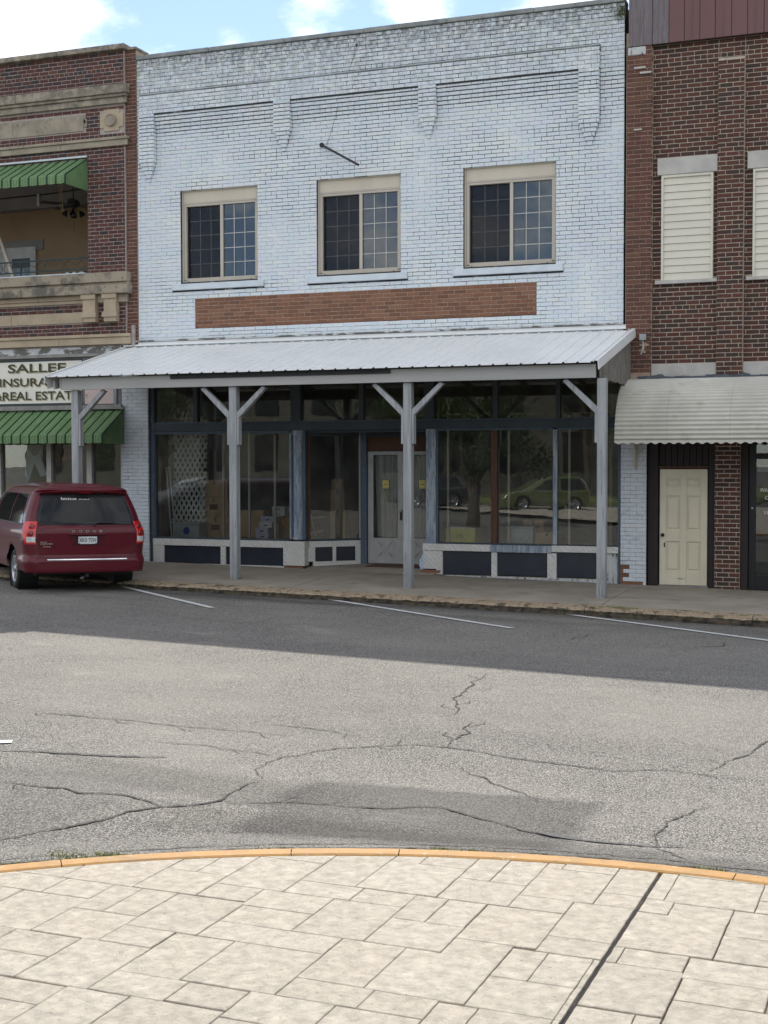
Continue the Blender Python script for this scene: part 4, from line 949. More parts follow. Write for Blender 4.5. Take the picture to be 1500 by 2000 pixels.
# right bulkhead: patched with different boards
S('marble_band', .745, 2.045, .515, .64, 'marble', .05); S('patched_board', 2.05, 3.19, .51, .64, 'frame_pale', .045); S('marble_band', 3.195, 4.40, .535, .65, 'marble', .05)
S('window_rail', 1.028, 4.385, .64, .668, 'frame_dark', .1)
S('marble_block', .745, 1.13, .17, .515, 'marble', .07); S('marble_stile', 1.0, 1.13, .07, .17, 'marble', .075); S('marble_stile', 2.068, 2.175, .05, .515, 'marble', .07)
S('marble_stile', 3.115, 3.284, .05, .51, 'marble', .065); S('kick_panel', 1.13, 2.068, .075, .515, 'kick', .11); S('kick_panel', 2.175, 3.115, .085, .51, 'kick', .11)
S('kick_panel', 3.284, 4.19, .08, .535, 'kick', .11); S('peeling_board', 4.19, 4.385, .02, .535, 'peel', .09); S('bottom_trim', 1.13, 4.385, -.02, .062, 'peel', .075, .22)
for i, (x0, z0) in enumerate([(-2.10, .08), (-1.90, .08), (.70, .085), (.90, .085), (.70, .02), (-1.95, .01)]):
    MB().brick(x0, x0+.195, z0, z0+.065, .075, .15, 0, .2, .004, .002).build('footing_brick', 'bare_brick', wb)
# right display windows
S('window_rail', 1.028, 4.385, 2.735, 2.768, 'frame_blue'); S('window_mullion', 2.046, 2.165, .64, 2.768, 'brown_wood', .11); S('window_mullion', 3.205, 3.285, .668, 2.768, 'frame_pale', .10)
for a, b_ in ((1.028, 2.046), (2.165, 3.205), (3.285, 4.385)): MB().box(a, b_, .15, .156, .668, 2.735).build('shop_window', 'shop_glass', wb)
for x_ in (1.14, 2.31, 3.44, 4.24, -2.42, -2.98, -3.55): MB().box(x_, x_+(.04 if x_ < 4 else .12), .30, .34, .66, 3.0).build('inner_batten', 'cream_trim', wb)
MB().box(-4.94, -1.97, .2, 1.75, .60, .632).build('display_deck', 'room_wall', wb)
MB().box(1.03, 4.18, .2, 1.75, .60, .638).build('display_deck', 'room_wall', wb)
MB().box(-4.94, -1.97, .2, .24, .1, .6).build('deck_front', 'dark_room', wb); MB().box(1.03, 4.18, .2, .24, .1, .6).build('deck_front', 'dark_room', wb)

# ------------------------------------------------------------------ what stands in the shop
DZ = .633
def carton(name, label, cat, x, y, z, w, d, h, m, rz=0., group=None, tape=True, mark=None, lid=False):
    t = thing(name, label, cat, (x, y, z), group)
    T = Matrix.Rotation(rz, 4, 'Z'); g = MB().box(-w/2, w/2, -d/2, d/2, 0, h)
    o = g.build('body', m, None, bevel=.006); o.parent = t
    if tape:
        o = MB().box(-.025, .025, -d/2-.001, d/2+.001, h*.72, h+.001).build('tape', 'room_wall', None); o.parent = t
    if lid:
        o = MB().box(-w/2-.006, w/2+.006, -d/2-.006, d/2+.006, h-.05, h+.004).build('lid', m, None, bevel=.003); o.parent = t
    if mark:
        o = MB().box(-w*.14, w*.14, -d/2-.003, -d/2-.001, h*.35, h*.62).build('label', mark, None); o.parent = t
    t.rotation_euler = (0, 0, rz); return t
carton('cardboard_box', 'large brown cardboard box, lower one of the stack behind the white lattice', 'box', -3.93, .95, DZ+.0, .66, .5, .42, 'card', .05, mark='brown_wood')
carton('cardboard_box', 'large brown cardboard box, middle one of the stack behind the lattice', 'box', -3.95, .95, DZ+.421, .68, .5, .40, 'card', -.03, mark='brown_wood')
carton('cardboard_box', 'brown cardboard box with open flaps, top of the stack behind the lattice', 'box', -3.97, .95, DZ+.822, .60, .45, .34, 'card', .04)
carton('cardboard_box', 'brown cardboard box standing just left of the canopy post in the left shop window', 'box', -3.22, 1.1, DZ, .5, .4, .55, 'card', .1)
b1 = thing('storage_bin', 'cloudy plastic storage bin with a round blue label at the foot of the lattice', 'bin', (-4.35, .42, DZ))
for nm, bx, m_ in (('body', (-.30, .30, -.17, .17, 0, .29), 'bin'), ('lid', (-.33, .33, -.20, .20, .29, .32), 'lattice')):
    o = MB().box(*bx).build(nm, m_, None, bevel=.012); o.parent = b1
o = MB().lathe((.02, -.172, .15), (0, -1, 0), [(-.002, .075), (.002, .075), (.003, 0)], 18).build('label', 'blue_label', None); o.parent = b1
# lattice sheet: crossing slats
lt = thing('lattice_panel', 'white diamond lattice panel leaning inside the left shop window', 'lattice', (-4.5, .7, DZ))
LM = Matrix.Translation((-4.85, .60, DZ+.25)) @ Matrix.Rotation(R(-4), 4, 'X')
g2 = []
for s_ in (1, -1):
    for i in range(-14, 22):
        g = MB(); x0 = i*.112; z0 = 0.
        # a slat at 62 degrees clipped to the sheet 0.85 x 1.85
        pts = []
        dx = math.cos(R(60))*s_; dz = math.sin(R(60)); xs_ = x0 if s_ > 0 else x0+.85-.85
        t0, t1 = -1e9, 1e9
        sx = x0 if s_ > 0 else .74-x0
        for (o_, d_, lo, hi) in ((sx, dx, 0, .74), (0, dz, 0, 1.85)):
            ta, tb = (lo-o_)/d_, (hi-o_)/d_
            if ta > tb: ta, tb = tb, ta
            t0, t1 = max(t0, ta), min(t1, tb)
        if t1-t0 < .05: continue
        a = Vector((sx+dx*t0, .006*s_, dz*t0)); b_ = Vector((sx+dx*t1, .006*s_, dz*t1)); d_ = (b_-a).normalized(); n_ = Vector((-d_.z, 0, d_.x))*.021
        for yy in (-.003, .003): pass
        P8 = [a-n_+Vector((0, -.003, 0)), a+n_+Vector((0, -.003, 0)), a+n_+Vector((0, .003, 0)), a-n_+Vector((0, .003, 0)), b_-n_+Vector((0, -.003, 0)), b_+n_+Vector((0, -.003, 0)), b_+n_+Vector((0, .003, 0)), b_-n_+Vector((0, .003, 0))]
        P8 = [LM @ p for p in P8]; g.v = [tuple(p) for p in P8]
        for q in ((0, 3, 2, 1), (4, 5, 6, 7), (0, 1, 5, 4), (1, 2, 6, 5), (2, 3, 7, 6), (3, 0, 4, 7)): g.f.append(q); g.m.append(0); g.r.append(0.)
        g.build('slat', 'lattice', lt)
fr_ = thing('empty_frame', 'narrow white frame leaning in the left corner of the left shop window', 'frame', (-4.75, .38, DZ))
for (p, q) in ((( -4.90, .45, 2.05), (-4.70, .30, DZ)), ((-4.83, .45, 2.05), (-4.60, .30, DZ)), ((-4.90, .45, 2.05), (-4.83, .45, 2.05)), ((-4.70, .3, DZ+.02), (-4.6, .3, DZ+.02))):
    MB().tube([p, q], .018, 4).build('rail', 'lattice', fr_)
for (x, y, z, w, h, m_, lb) in [(-2.72, .55, DZ, .27, .11, 'lilac_box', 'lilac shoebox at the bottom of the low shoebox pile right of the canopy post'), (-2.73, .55, DZ+.112, .27, .11, 'lilac_box', 'lilac shoebox second from the bottom of the low shoebox pile'),
     (-2.66, .58, DZ+.225, .28, .11, 'white_box', 'white shoebox third up in the low shoebox pile'), (-2.62, .58, DZ+.337, .28, .11, 'lilac_box', 'lilac shoebox fourth up in the low shoebox pile'),
     (-2.46, .75, DZ+.45, .27, .095, 'white_box', 'white shoebox set back near the top of the shoebox pile'), (-2.46, .75, DZ+.547, .27, .095, 'white_box', 'white shoebox on the very top of the shoebox pile')]:
    carton('shoebox', lb, 'box', x, y, z, w, .32, h, m_, 0, 'shoeboxes piled in the left shop window', False, 'black_plastic', True)
carton('cardboard_box', 'plain brown cardboard box right behind the shoebox pile', 'box', -2.32, .95, DZ, .34, .4, .62, 'card', 0)
carton('cardboard_box', 'tall narrow brown cardboard box beside the shoebox pile', 'box', -2.42, .50, DZ, .10, .2, .30, 'card', 0, tape=False)
for (z, h, w, lb) in [(.14, .52, .34, 'brown cardboard box at the bottom of the tall stack behind the doorway side window'), (.66, .50, .32, 'brown cardboard box second up in the tall stack behind the doorway side window'), (1.16, .42, .30, 'brown cardboard box third up in the tall stack behind the doorway side window'), (1.58, .22, .26, 'small pale cardboard box topping the tall stack behind the doorway side window')]:
    carton('cardboard_box', lb, 'box', -1.98, 2.6, z, w, .35, h, 'card', .15)
carton('cardboard_box', 'low cardboard box left of the tall stack behind the doorway side window', 'box', -3.0, 2.9, .14, .42, .35, .5, 'card', .2)
tb = thing('plank_trestle', 'leaning plank and trestle in the dark behind the doorway side window', 'trestle', (-2.5, 2.6, .14))
for (p, q, r_) in (((-2.75, 2.5, 1.55), (-2.35, 2.5, .14), .02), ((-2.8, 2.6, .95), (-2.3, 2.6, .98), .03), ((-2.8, 2.6, .62), (-2.35, 2.6, .7), .02), ((-2.8, 2.6, .14), (-2.75, 2.6, .98), .02)): MB().tube([p, q], r_, 4).build('timber', 'cream_trim', tb)
yb = carton('carton', 'bright yellow carton in the left corner of the right shop window', 'box', 1.38, .55, DZ+.006, .58, .35, .27, 'yellow', 0, tape=False)
o = text('print', 'Hi', 0, 0, 0, .12, .10, 'sign_green', None, M4=Matrix.Translation((-.06, -.177, .09))); o.parent = yb
o = MB().box(-.27, .27, -.15, .15, .27, .30).build('paper', 'white_box', None); o.parent = yb
b2_ = thing('storage_bin', 'grey plastic storage bin beside the brown mullion in the right shop window', 'bin', (2.52, .6, DZ+.006))
for nm, bx, m_ in (('body', (-.24, .24, -.17, .17, 0, .30), 'bin'), ('lid', (-.27, .27, -.20, .20, .30, .33), 'lattice'), ('handle', (.12, .16, -.2, -.17, .08, .16), 'lattice')):
    o = MB().box(*bx).build(nm, m_, None, bevel=.01); o.parent = b2_
carton('cardboard_box', 'low brown cardboard box beside the grey bin in the right shop window', 'box', 3.0, .65, DZ+.006, .44, .35, .22, 'card', .05)
carton('cardboard_box', 'brown cardboard box set back behind the grey bin in the right shop window', 'box', 2.6, 1.25, DZ+.006, .4, .35, .42, 'card', .0)
# crumpled bag by the door
g = MB(); c_ = Vector((.70, -.02+.25, .13))
ico = [Vector((math.cos(a)*math.cos(b_), math.sin(a)*math.cos(b_), math.sin(b_))) for b_ in fr(-PI/2, PI/2, 9) for a in fr(0, 2*PI, 12)[:-1]]
for p in ico:
    k = 1+.35*mn.noise(p*2.3)+.22*mn.noise(p*6); g.v.append(tuple(Vector((p.x*.075, p.y*.06, p.z*.15))*k+c_+Vector((0, 0, .12))))
for i in range(9):
    for j in range(12): g.f.append((i*12+j, i*12+(j+1) % 12, (i+1)*12+(j+1) % 12, (i+1)*12+j)); g.m.append(0); g.r.append(0.)
tag(g.build('crumpled_bag', 'bag'), 'crumpled pale blue plastic bag lying against the doorway beside the right bulkhead', 'bag')

# ================================================================== THE TIN ROOFED CANOPY ON POSTS
cp_ = thing('canopy', 'ribbed white metal canopy on four grey timber posts across the front of the white building', 'canopy', (-.4, -2.5, 0))
YE, ZE, YW, ZW = -2.72, 3.72, .0, 4.46
XLE, XRE, XLW, XRW = -5.60, 4.60, -5.55, 4.70
n = 46
ribs = 24
# each sheet covers 3 ribs; ribs are trapezoid folds
def rp(u, v, dz=0.):       # u 0..1 across, v 0..1 eave->wall
    x = (XLE+(XRE-XLE)*u)*(1-v)+(XLW+(XRW-XLW)*u)*v; return (x, YE+(YW-YE)*v, ZE+(ZW-ZE)*v+dz)
W_ = 10.2; rb = .229; nr = int(W_/rb)
k = 0; sheets = []
us = []
for i in range(nr+1):
    x = i*rb
    us += [(x, 0), (x+.012, .019), (x+.034, .019), (x+.046, 0)]
us = [(min(x/W_, 1), h) for x, h in us if x <= W_+.05]
per = 16
for s0 in range(0, len(us)-1, per):
    seg = us[s0:s0+per+1]; g = MB()
    lift = .0015*((s0//per) % 2)
    for (u, h) in seg: g.v += [rp(u, 0, h+lift), rp(u, 1, h+lift), rp(u, 0, h+lift-.006), rp(u, 1, h+lift-.006)]
    for i in range(len(seg)-1):
        a = i*4; b_ = a+4
        g.f += [(a, b_, b_+1, a+1), (a+2, a+3, b_+3, b_+2), (a, a+2, b_+2, b_)]; g.m += [0]*3; g.r += [0.]*3
    g.build('roof_sheet', 'roof_metal', cp_)
# flashing against the wall, verge trims
g = MB(); g.box(XLW-.02, XRW+.02, -.055, -.006, ZW+.018, ZW+.05); g.box(XLW-.02, XRW+.02, -.018, -.004, ZW+.05, ZW+.095); g.build('wall_flashing', 'roof_metal', cp_, bevel=.003)
MB().box(-5.3, 4.47, -.04, -.002, ZW+.10, ZW+.13).build('flashing_sealant', 'peel_fascia', cp_)
def verge(xe, xw, s_):
    g = MB(); P_ = []
    for (x, y, z) in ((xe, YE-.01, ZE), (xw, YW-.01, ZW)):
        P_.append([(x-s_*.06, y, z+.026), (x, y, z+.03), (x+s_*.012, y, z-.09), (x+s_*.012, y, z-.12), (x, y, z-.12), (x-s_*.01, y, z+.015)])
    n_ = 6; g.v = P_[0]+P_[1]
    for i in range(n_): j = (i+1) % n_; g.f.append((i, j, n_+j, n_+i)); g.m.append(0); g.r.append(0.)
    g.f += [tuple(range(n_))[::-1], tuple(range(n_, 2*n_))]; g.m += [0, 0]; g.r += [0., 0.]
    return g.build('verge_trim', 'roof_metal', cp_)
verge(XRE, XRW, 1); verge(XLE, XLW, -1)
# rafters and the two weathered gable boards
MB().prism([(-.02, 3.55), (-.02, 4.36), (-2.45, 3.70), (-2.45, 3.50), (-2.2, 3.45)], 4.56, 4.60).build('gable_board', 'barewood', cp_)
g = MB()
for i in range(19):
    y_ = -2.40+i*.125
    if y_ > -.12: break
    zt = 3.70+(y_+2.45)*(.66/2.43)-.01; zb = 3.50+.05*max(0, (y_+2.2)/2.2)*0
    MB().box(4.602, 4.622+random.uniform(0, .004), y_+.004, y_+.121, zb-.02+random.uniform(-.02, .01), zt+.0).build('gable_plank', 'barewood', cp_)
MB().prism([(-.02, 3.95), (-.02, 4.36), (-2.6, 3.66), (-2.6, 3.50)], -5.50, -5.46).build('gable_board', 'beam_paint', cp_)
for i in range(9):
    x = -5.0+i*1.17; MB().prism([(-.05, 4.20), (-.05, 4.40), (-2.5, 3.70), (-2.5, 3.55)], x, x+.04).build('rafter', 'barewood', cp_)
# front beam: a long board; a black strip paints the dark gap under the sheets
B('beam', -5.32, 4.535, -2.60, -2.555, 3.482, 3.700, 'beam_paint', cp_, .004)
B('inner_beam', -5.28, 4.50, -2.553, -2.45, 3.495, 3.66, 'barewood', cp_, .004)
MB().prism([(-2.60, 3.632), (-2.625, 3.632), (-2.625, 3.699), (-2.60, 3.699)], -3.05, 1.1).build('dark_gap_strip', 'black', cp_)
B('fascia_return', -5.36, -5.325, -2.60, -2.55, 3.50, 3.69, 'beam_paint', cp_, .003)
g = MB(); g.poly([(-5.57, -2.68, 3.70), (-5.57, -2.68, 3.50), (-5.45, -2.4, 3.60), (-5.33, -2.35, 3.72)]); g.build('loose_fascia_end', 'beam_paint', cp_)
def post(x, zb, sides):
    p = MB().box(x-.072, x+.072, -2.55, -2.41, zb, 3.48).build('post', 'post_paint', cp_, bevel=.006)
    for s_ in sides:
        # cleat and knee brace
        xa, xb_ = (x+.073, x+.112) if s_ > 0 else (x-.112, x-.073)
        MB().prism([(-2.54, 2.46), (-2.42, 2.46), (-2.42, 2.99), (-2.54, 2.99)], min(xa, xb_), max(xa, xb_)).build('cleat', 'post_paint', p, bevel=.004)
        a = Vector((x+s_*.085, 0, 2.975)); c = Vector((x+s_*.60, 0, 3.48)); d = (c-a).normalized(); n_ = Vector((-d.z*s_, 0, d.x*s_))*.048
        pts = [a-n_, a+n_, c+n_, c-n_]; g = MB()
        pts = [Vector((q.x, 0, min(q.z, 3.481))) for q in pts]
        g.v = [(q.x, -2.535, q.z) for q in pts]+[(q.x, -2.435, q.z) for q in pts]
        g.f = [(0, 1, 2, 3), (7, 6, 5, 4)]+[(i, 4+i, 4+(i+1) % 4, (i+1) % 4) for i in range(4)]; g.m = [0]*6; g.r = [0.]*6
        g.build('knee_brace', 'post_paint', p, bevel=.004)
    MB().box(x-.085, x+.085, -2.56, -2.40, zb-.02, zb+.012).build('post_shoe', 'steel', p)
for x_, sd_ in ((-5.08, (1,)), (-1.862, (-1, 1)), (1.37, (-1, 1)), (4.62, (-1,))): post(x_, walk_z(x_, -2.48), sd_)

# ================================================================== THE LEFT BUILDING: dark red face brick and stone, with a balcony
lb = thing('brick_building', 'dark red brick building with buff stone bands and an open upstairs porch', 'building', (-8, 0, 0))
LX0, LX1, LX2 = -13.0, -5.50, -5.245
YL = -.05
OP = (-12.0, -6.372, 5.97, 8.20)      # porch opening
lh = [OP, (-14, -6.40, 8.835, 9.165), (-6.065, -5.52, 8.765, 9.22), (-14, -5.38, 8.475, 8.655), (-14, -5.40, 9.31, 9.67), (-14, -5.35, 5.53, 5.97), (-14, -6.42, 5.372, 5.53), (-14, -6.508, 4.982, 5.205), (-14, -5.3, 4.50, 4.74)]
LP = .0765
blk = lay(lambda z: [(LX0+2, LX1, YL)], 4.74, 10.352, LP, .214, .006, lh, headers=(12, 50, 51, 68))
blk_p = lay(lambda z: [(LX1+.012, LX2, -.02)], 4.50, 10.352, .073, .213, .006, [])
allb = blk+blk_p
def lp_mat(b): return 1 if b[4] > -.03 else 0
build_bricks(allb, ['dark_brick', 'pier_brick'], lp_mat, lb, lambda b: (.0065, .0072) if b[4] < -.03 else (.004, .006), jit=.0022, prio=lambda b: 1 if b[1] > -9.3 else 0, dep=.04)
backing('wall', LX0, LX1, 4.5, 10.352, [OP], 'mortar_grey', lb, y0=YL+.008, y1=.30)
MB().box(LX1, LX2, -.012, .3, 4.0, 10.352).build('pier_core', 'mortar_pier', lb)
MB().box(LX1-.004, LX1+.008, YL-.004, -.01, 4.74, 10.352).build('corner_bead', 'mortar_grey', lb)
# notched stone panels need tooth bricks at their ends: stones set flush
def stones(name, x0, x1, y0, y1, z0, z1, m, step=1.25, bev=.006, joint=.003, first=0.):
    x = x1; i = 0
    while x > x0+.02:
        w = first if (i == 0 and first) else step
        a = max(x0, x-w); B(name, a+joint, x-joint, y0, y1, z0, z1, m, lb, bev); x = a; i += 1
x = LX0
while x < LX1+.069:
    nx2 = min(x+1.5, LX1+.07); B('coping_stone', x+.003, nx2-.003, -.16, .45, 10.36, 10.465, 'stone', lb, .01); x = nx2
MB().prism([(-.05, 10.352), (.45, 10.352), (.45, 10.40), (-.05, 10.40)], LX1+.08, LX2+.02).build('coping_return', 'stone', lb)
# upper cornice
stones('cornice_stone', LX0, -5.375, -.19, YL+.01, 9.495, 9.668, 'stone', 2.35, first=2.6)
stones('cornice_stone', LX0, -5.405, -.15, YL+.01, 9.435, 9.493, 'stone', 2.35)
stones('cornice_stone', LX0, -5.425, -.11, YL+.01, 9.312, 9.433, 'stone', 2.35)
stones('stone_panel', LX0, -6.44, YL-.012, YL+.01, 8.838, 9.162, 'stone', 1.45, first=1.7)
for (x0, x1, z0, z1) in ((-6.438, -6.365, 8.915, 9.07), (-6.438, -6.40, 8.99, 9.16)): B('stone_panel_tooth', x0+.002, x1, YL-.011, YL+.01, z0, z1, 'stone', lb, .003)
# square ornament with a round boss
g = MB()
g.poly([(-6.06, YL-.012, 8.86), (-5.97, YL-.012, 8.86), (-5.97, YL-.012, 8.79), (-5.62, YL-.012, 8.79), (-5.62, YL-.012, 8.86), (-5.525, YL-.012, 8.86), (-5.525, YL-.012, 9.13), (-5.61, YL-.012, 9.13), (-5.61, YL-.012, 9.215), (-5.965, YL-.012, 9.215), (-5.965, YL-.012, 9.13), (-6.06, YL-.012, 9.13)])
orn = g.build('ornament_stone', 'stone_pale', lb); so_ = orn.modifiers.new('thick', 'SOLIDIFY'); so_.thickness = .03; so_.offset = -1
MB().lathe((-5.80, YL-.012, 9.0), (0, -1, 0), [(-.01, .125), (.035, .125), (.045, .115), (.045, .10), (.035, .095), (.04, .0)], 28).build('round_boss', 'stone', orn)
# middle string course
stones('string_course', LX0, -5.385, -.13, YL+.01, 8.60, 8.655, 'stone', 2.9, first=2.45); stones('string_course', LX0, -5.41, -.10, YL+.01, 8.478, 8.598, 'stone', 1.45, first=1.55)
# ledge under the porch
stones('ledge_stone', LX0, -5.385, -.22, .25, 5.765, 5.962, 'stone_dirty', 2.0, .01, first=1.5)
stones('ledge_stone', LX0, -5.37, -.17, .2, 5.705, 5.763, 'stone_dirty', 2.0)
stones('ledge_stone', LX0, -5.36, -.24, .2, 5.535, 5.703, 'stone_dirty', 2.5, .01)
stones('frieze_stone', LX0, -6.43, -.12, .0, 5.445, 5.533, 'stone_pale', 1.9, first=1.1); stones('frieze_stone', LX0, -6.43, -.09, .0, 5.375, 5.443, 'stone_pale', 1.9, first=1.1)
for (x0, x1) in ((-6.425, -6.135), (-5.935, -5.655)):
    bk = MB().box(x0, x1, -.19, -.04, 4.98, 5.53).build('stone_bracket', 'stone_pale', lb, bevel=.006)
    MB().box(x0-.03, x1+.02, -.22, -.189, 5.44, 5.532).build('bracket_head', 'stone_pale', bk, bevel=.004)
    MB().box(x0-.03, x1+.03, -.215, -.189, 5.07, 5.17).build('bracket_foot', 'stone_pale', bk, bevel=.004)
for (x0, x1) in ((-6.125, -5.945), (-5.645, -5.44)): B('frieze_block', x0, x1, -.12, -.04, 5.37, 5.53, 'stone_dirty', lb, .006)
stones('stone_panel', LX0, -6.51, YL-.012, YL+.01, 4.985, 5.203, 'stone_pale', 1.85, first=1.72)
stones('lower_cornice', LX0, -5.365, -.15, .0, 4.675, 4.738, 'stone_pale', 1.65, first=1.68); stones('lower_cornice', LX0, -5.365, -.12, .0, 4.53, 4.673, 'stone_pale', 1.65, .004, first=1.68)
MB().box(-5.36, -5.30, -.08, .0, 4.5, 4.9).build('grey_patch', 'mortar_grey', lb)
# porch: back wall, ceiling, header, floor, side
MB().box(-12, -5.6, 1.8, 1.9, 5.5, 8.6).build('porch_back_wall', 'stucco', lb)
MB().box(-12, -6.37, .27, 1.8, 8.22, 8.3).build('porch_ceiling', 'porch_grey', lb)
MB().box(-12, -6.373, 1.55, 1.79, 7.72, 8.22).build('porch_header', 'porch_grey', lb)
MB().box(-12, -6.37, .3, 1.8, 5.6, 5.75).build('porch_floor', 'porch_grey', lb)
MB().box(-6.37, -6.27, .3, 1.8, 5.7, 8.3).build('porch_side', 'stucco', lb)
B('porch_sill', -12, -6.375, -.18, .28, 5.964, 5.985, 'sill_white', lb, .003)
MB().tube([(-10, 1.54, 7.98), (-8.4, 1.53, 8.0), (-7.4, 1.53, 8.06)], .014, 5).build('porch_wire', 'black', lb)
MB().box(-8.66, -8.61, 1.5, 1.545, 7.76, 8.02).build('cable_clip', 'lattice', lb)
pd = MB().box(-9.45, -8.94, 1.765, 1.80, 5.75, 7.0).box(-9.7, -8.70, 1.77, 1.80, 6.86, 7.08).build('porch_window', 'porch_grey', lb)
MB().box(-9.9, -8.88, 1.74, 1.765, 5.75, 6.93).build('window_frame', 'limestone', pd, bevel=.004)
MB().box(-9.50, -9.03, 1.73, 1.745, 6.47, 6.68).build('dark_pane', 'car_glass', pd); MB().box(-9.50, -9.03, 1.73, 1.745, 5.9, 6.46).build('lower_pane', 'frame_pale', pd)
pl = MB(); a_, b__ = at(-2, 462, .9), at(27, 546, .5); pl.tube([a_+(a_-b__)*.4, b__], .045, 4)
tag(pl.build('leaning_plank', 'cream_trim'), 'pale timber plank leaning across the upstairs porch behind the railing', 'plank')
MB().box(LX0, -5.26, .1, 12, -.5, .12).build('foundation', 'joint', lb)
# shell
MB().box(LX0, LX0+.3, .3, 12, 0, 10.2).build('side_wall', 'room_wall', lb); MB().box(LX0, XL-.02, 11.7, 12, 0, 10).build('rear_wall', 'room_wall', lb)
MB().box(LX0, XL-.02, .3, 11.9, 9.8, 9.95).build('roof', 'dark_room', lb); MB().box(-12, -5.27, 1.9, 11.9, 5.5, 5.6).build('upper_floor', 'dark_room', lb)
# peeling fascia over the shop and the shop below
B('peeling_fascia', LX0, -5.62, -.06, .1, 4.365, 4.50, 'peel_fascia', lb, .006); B('fascia_shelf', LX0, -5.62, -.10, .1, 4.30, 4.363, 'grey_trim', lb, .004)
MB().box(LX0, -5.66, -.01, .25, 3.25, 4.30).build('sign_backing', 'grey_trim', lb)
B('board_trim', -5.80, -5.74, -.05, -.01, 3.29, 4.2, 'frame_pale', lb)
B('lower_shelf', LX0, -5.62, -.08, -.011, 3.245, 3.32, 'grey_trim', lb)
for a, b_ in ((-8.70, -8.60), (-7.471, -7.359), (-6.507, -6.385), (-5.70, -5.66), (-9.6, -9.5), (-11, -10.9)): B('shop_mullion', a, b_, .02, .16, .85, 3.25, 'limestone', lb)
for a, b_ in ((-10.9, -9.6), (-9.5, -8.70), (-8.60, -7.471), (-7.359, -6.507), (-6.385, -5.70)): MB().box(a, b_, .10, .106, .85, 3.25).build('shop_pane', 'shop_glass', lb)
B('stall_riser', LX0, -5.66, .02, .2, -.1, .85, 'brown_board', lb)
MB().box(LX0+.3, -5.66, 5, 5.1, .1, 4.3).build('shop_partition', 'room_wall', lb); MB().box(LX0+.3, -5.66, .2, 11, .1, .16).build('shop_floor', 'room_wall', lb)
MB().box(LX0+.3, -5.66, .25, 11, 4.3, 4.4).build('shop_ceiling', 'room_wall', lb)
cr_ = thing('paper_poster', 'torn white paper hanging in the shop window above the van roof', 'poster', (-8.1, .5, 2.2))
MB().poly([(-8.35, .5, 1.9), (-8.28, .5, 2.5), (-8.13, .5, 2.28), (-8.0, .5, 2.33), (-7.87, .5, 2.6), (-7.9, .5, 2.2), (-7.78, .5, 1.9), (-7.95, .5, 1.85), (-8.1, .5, 2.15), (-8.25, .5, 1.75)]).build('sheet', 'sill_white', cr_)
cr_ = thing('orange_banner', 'orange cloth draped in the shop window behind the van', 'banner', (-7.6, .9, 2.2))
g = MB(); 
for i in range(13):
    x = -8.2+i*.09; g.v += [(x, .9+.03*math.sin(i*1.3), 2.42+.02*math.sin(i)), (x, .9+.04*math.sin(i*1.7), 2.2+.04*math.sin(i*.9))]
for i in range(12): g.f.append((2*i, 2*i+1, 2*i+3, 2*i+2)); g.m.append(0); g.r.append(0.)
g.build('cloth', 'yellow_kerb', cr_)
# green awnings
def green_awning(label, x0, xr, yp, zt, zf, zv, rib):
    a = thing('awning', label, 'awning', (xr, 0, zt)); yf = -yp; zt2 = zt-.03
    xs = []; x = xr
    while x > x0+.01: xs.append(x); x -= rib
    for i, xq in enumerate(xs):
        xl = max(xq-rib, x0); g = MB(); c_ = .014
        # a pan: shallow troughs run down the slope and over the nose
        m3 = xl+(xq-xl)*.33; m6 = xl+(xq-xl)*.66
        row = [(xl+.012, 0), (xl+.03, .010), (m3-.01, .010), (m3, .002), (m3+.01, .010), (m6-.01, .010), (m6, .002), (m6+.01, .010), (xq-.03, .010), (xq-.012, 0)]
        for (xx, h) in row:
            sc_ = .012*math.sin((xx-xl)/(xq-xl)*PI)
            g.v += [(xx, -.02, zt2+h), (xx, yf-h*.3, zf+.012+h), (xx, yf-.012-h, zf-.004), (xx, yf-.012-h, zv-sc_)]
        for k in range(len(row)-1):
            for q in range(3): g.f.append((k*4+q, k*4+q+1, (k+1)*4+q+1, (k+1)*4+q)); g.m.append(0); g.r.append(0.)
        g.build('awning_pan', 'green_awn', a)
        g = MB(); g.v = []
        for xx in (xq-.012, xq+.012):
            g.v += [(xx, -.02, zt2+.018), (xx, yf-.002, zf+.028), (xx, yf-.026, zf-.0), (xx, yf-.026, zv+.0), (xx, yf-.005, zv), (xx, yf+.01, zf-.01), (xx, -.02, zt2-.01)]
        for k in range(7): g.f.append((k, (k+1) % 7, 7+(k+1) % 7, 7+k)); g.m.append(0); g.r.append(0.)
        g.f += [tuple(range(7))[::-1], tuple(range(7, 14))]; g.m += [0, 0]; g.r += [0., 0.]
        g.build('seam', 'green_dark', a)
    # cheek with vertical ribs
    k = 7
    for i in range(k):
        ya = -.02-(yp-.02)*i/k; yb_ = -.02-(yp-.02)*(i+1)/k
        za, zb_ = zt2-(zt2-zf)*(i/k), zt2-(zt2-zf)*((i+1)/k); d_ = .006 if i % 2 else 0
        zlo = zv-.02 if i > 0 else zv-.05
        lo = lambda y_: zv+(0 if yp > .0 else 0)
        g = MB(); xx = xr+.013+d_
        g.v = [(xx, ya, za), (xx, yb_, zb_), (xx, yb_, zv-.02), (xx, ya, zv-.02), (xx-.006, ya, za), (xx-.006, yb_, zb_), (xx-.006, yb_, zv-.02), (xx-.006, ya, zv-.02)]
        g.f = [(0, 3, 2, 1), (4, 5, 6, 7), (0, 1, 5, 4), (3, 7, 6, 2), (1, 2, 6, 5), (0, 4, 7, 3)]; g.m = [0]*6; g.r = [0.]*6
        g.build('cheek_panel', 'green_awn', a)
    B('wall_bar', x0, xr+.02, -.085, -.03, zt-.005, zt+.03, 'sill_white' if zt > 6 else 'grey_trim', a)
    return a
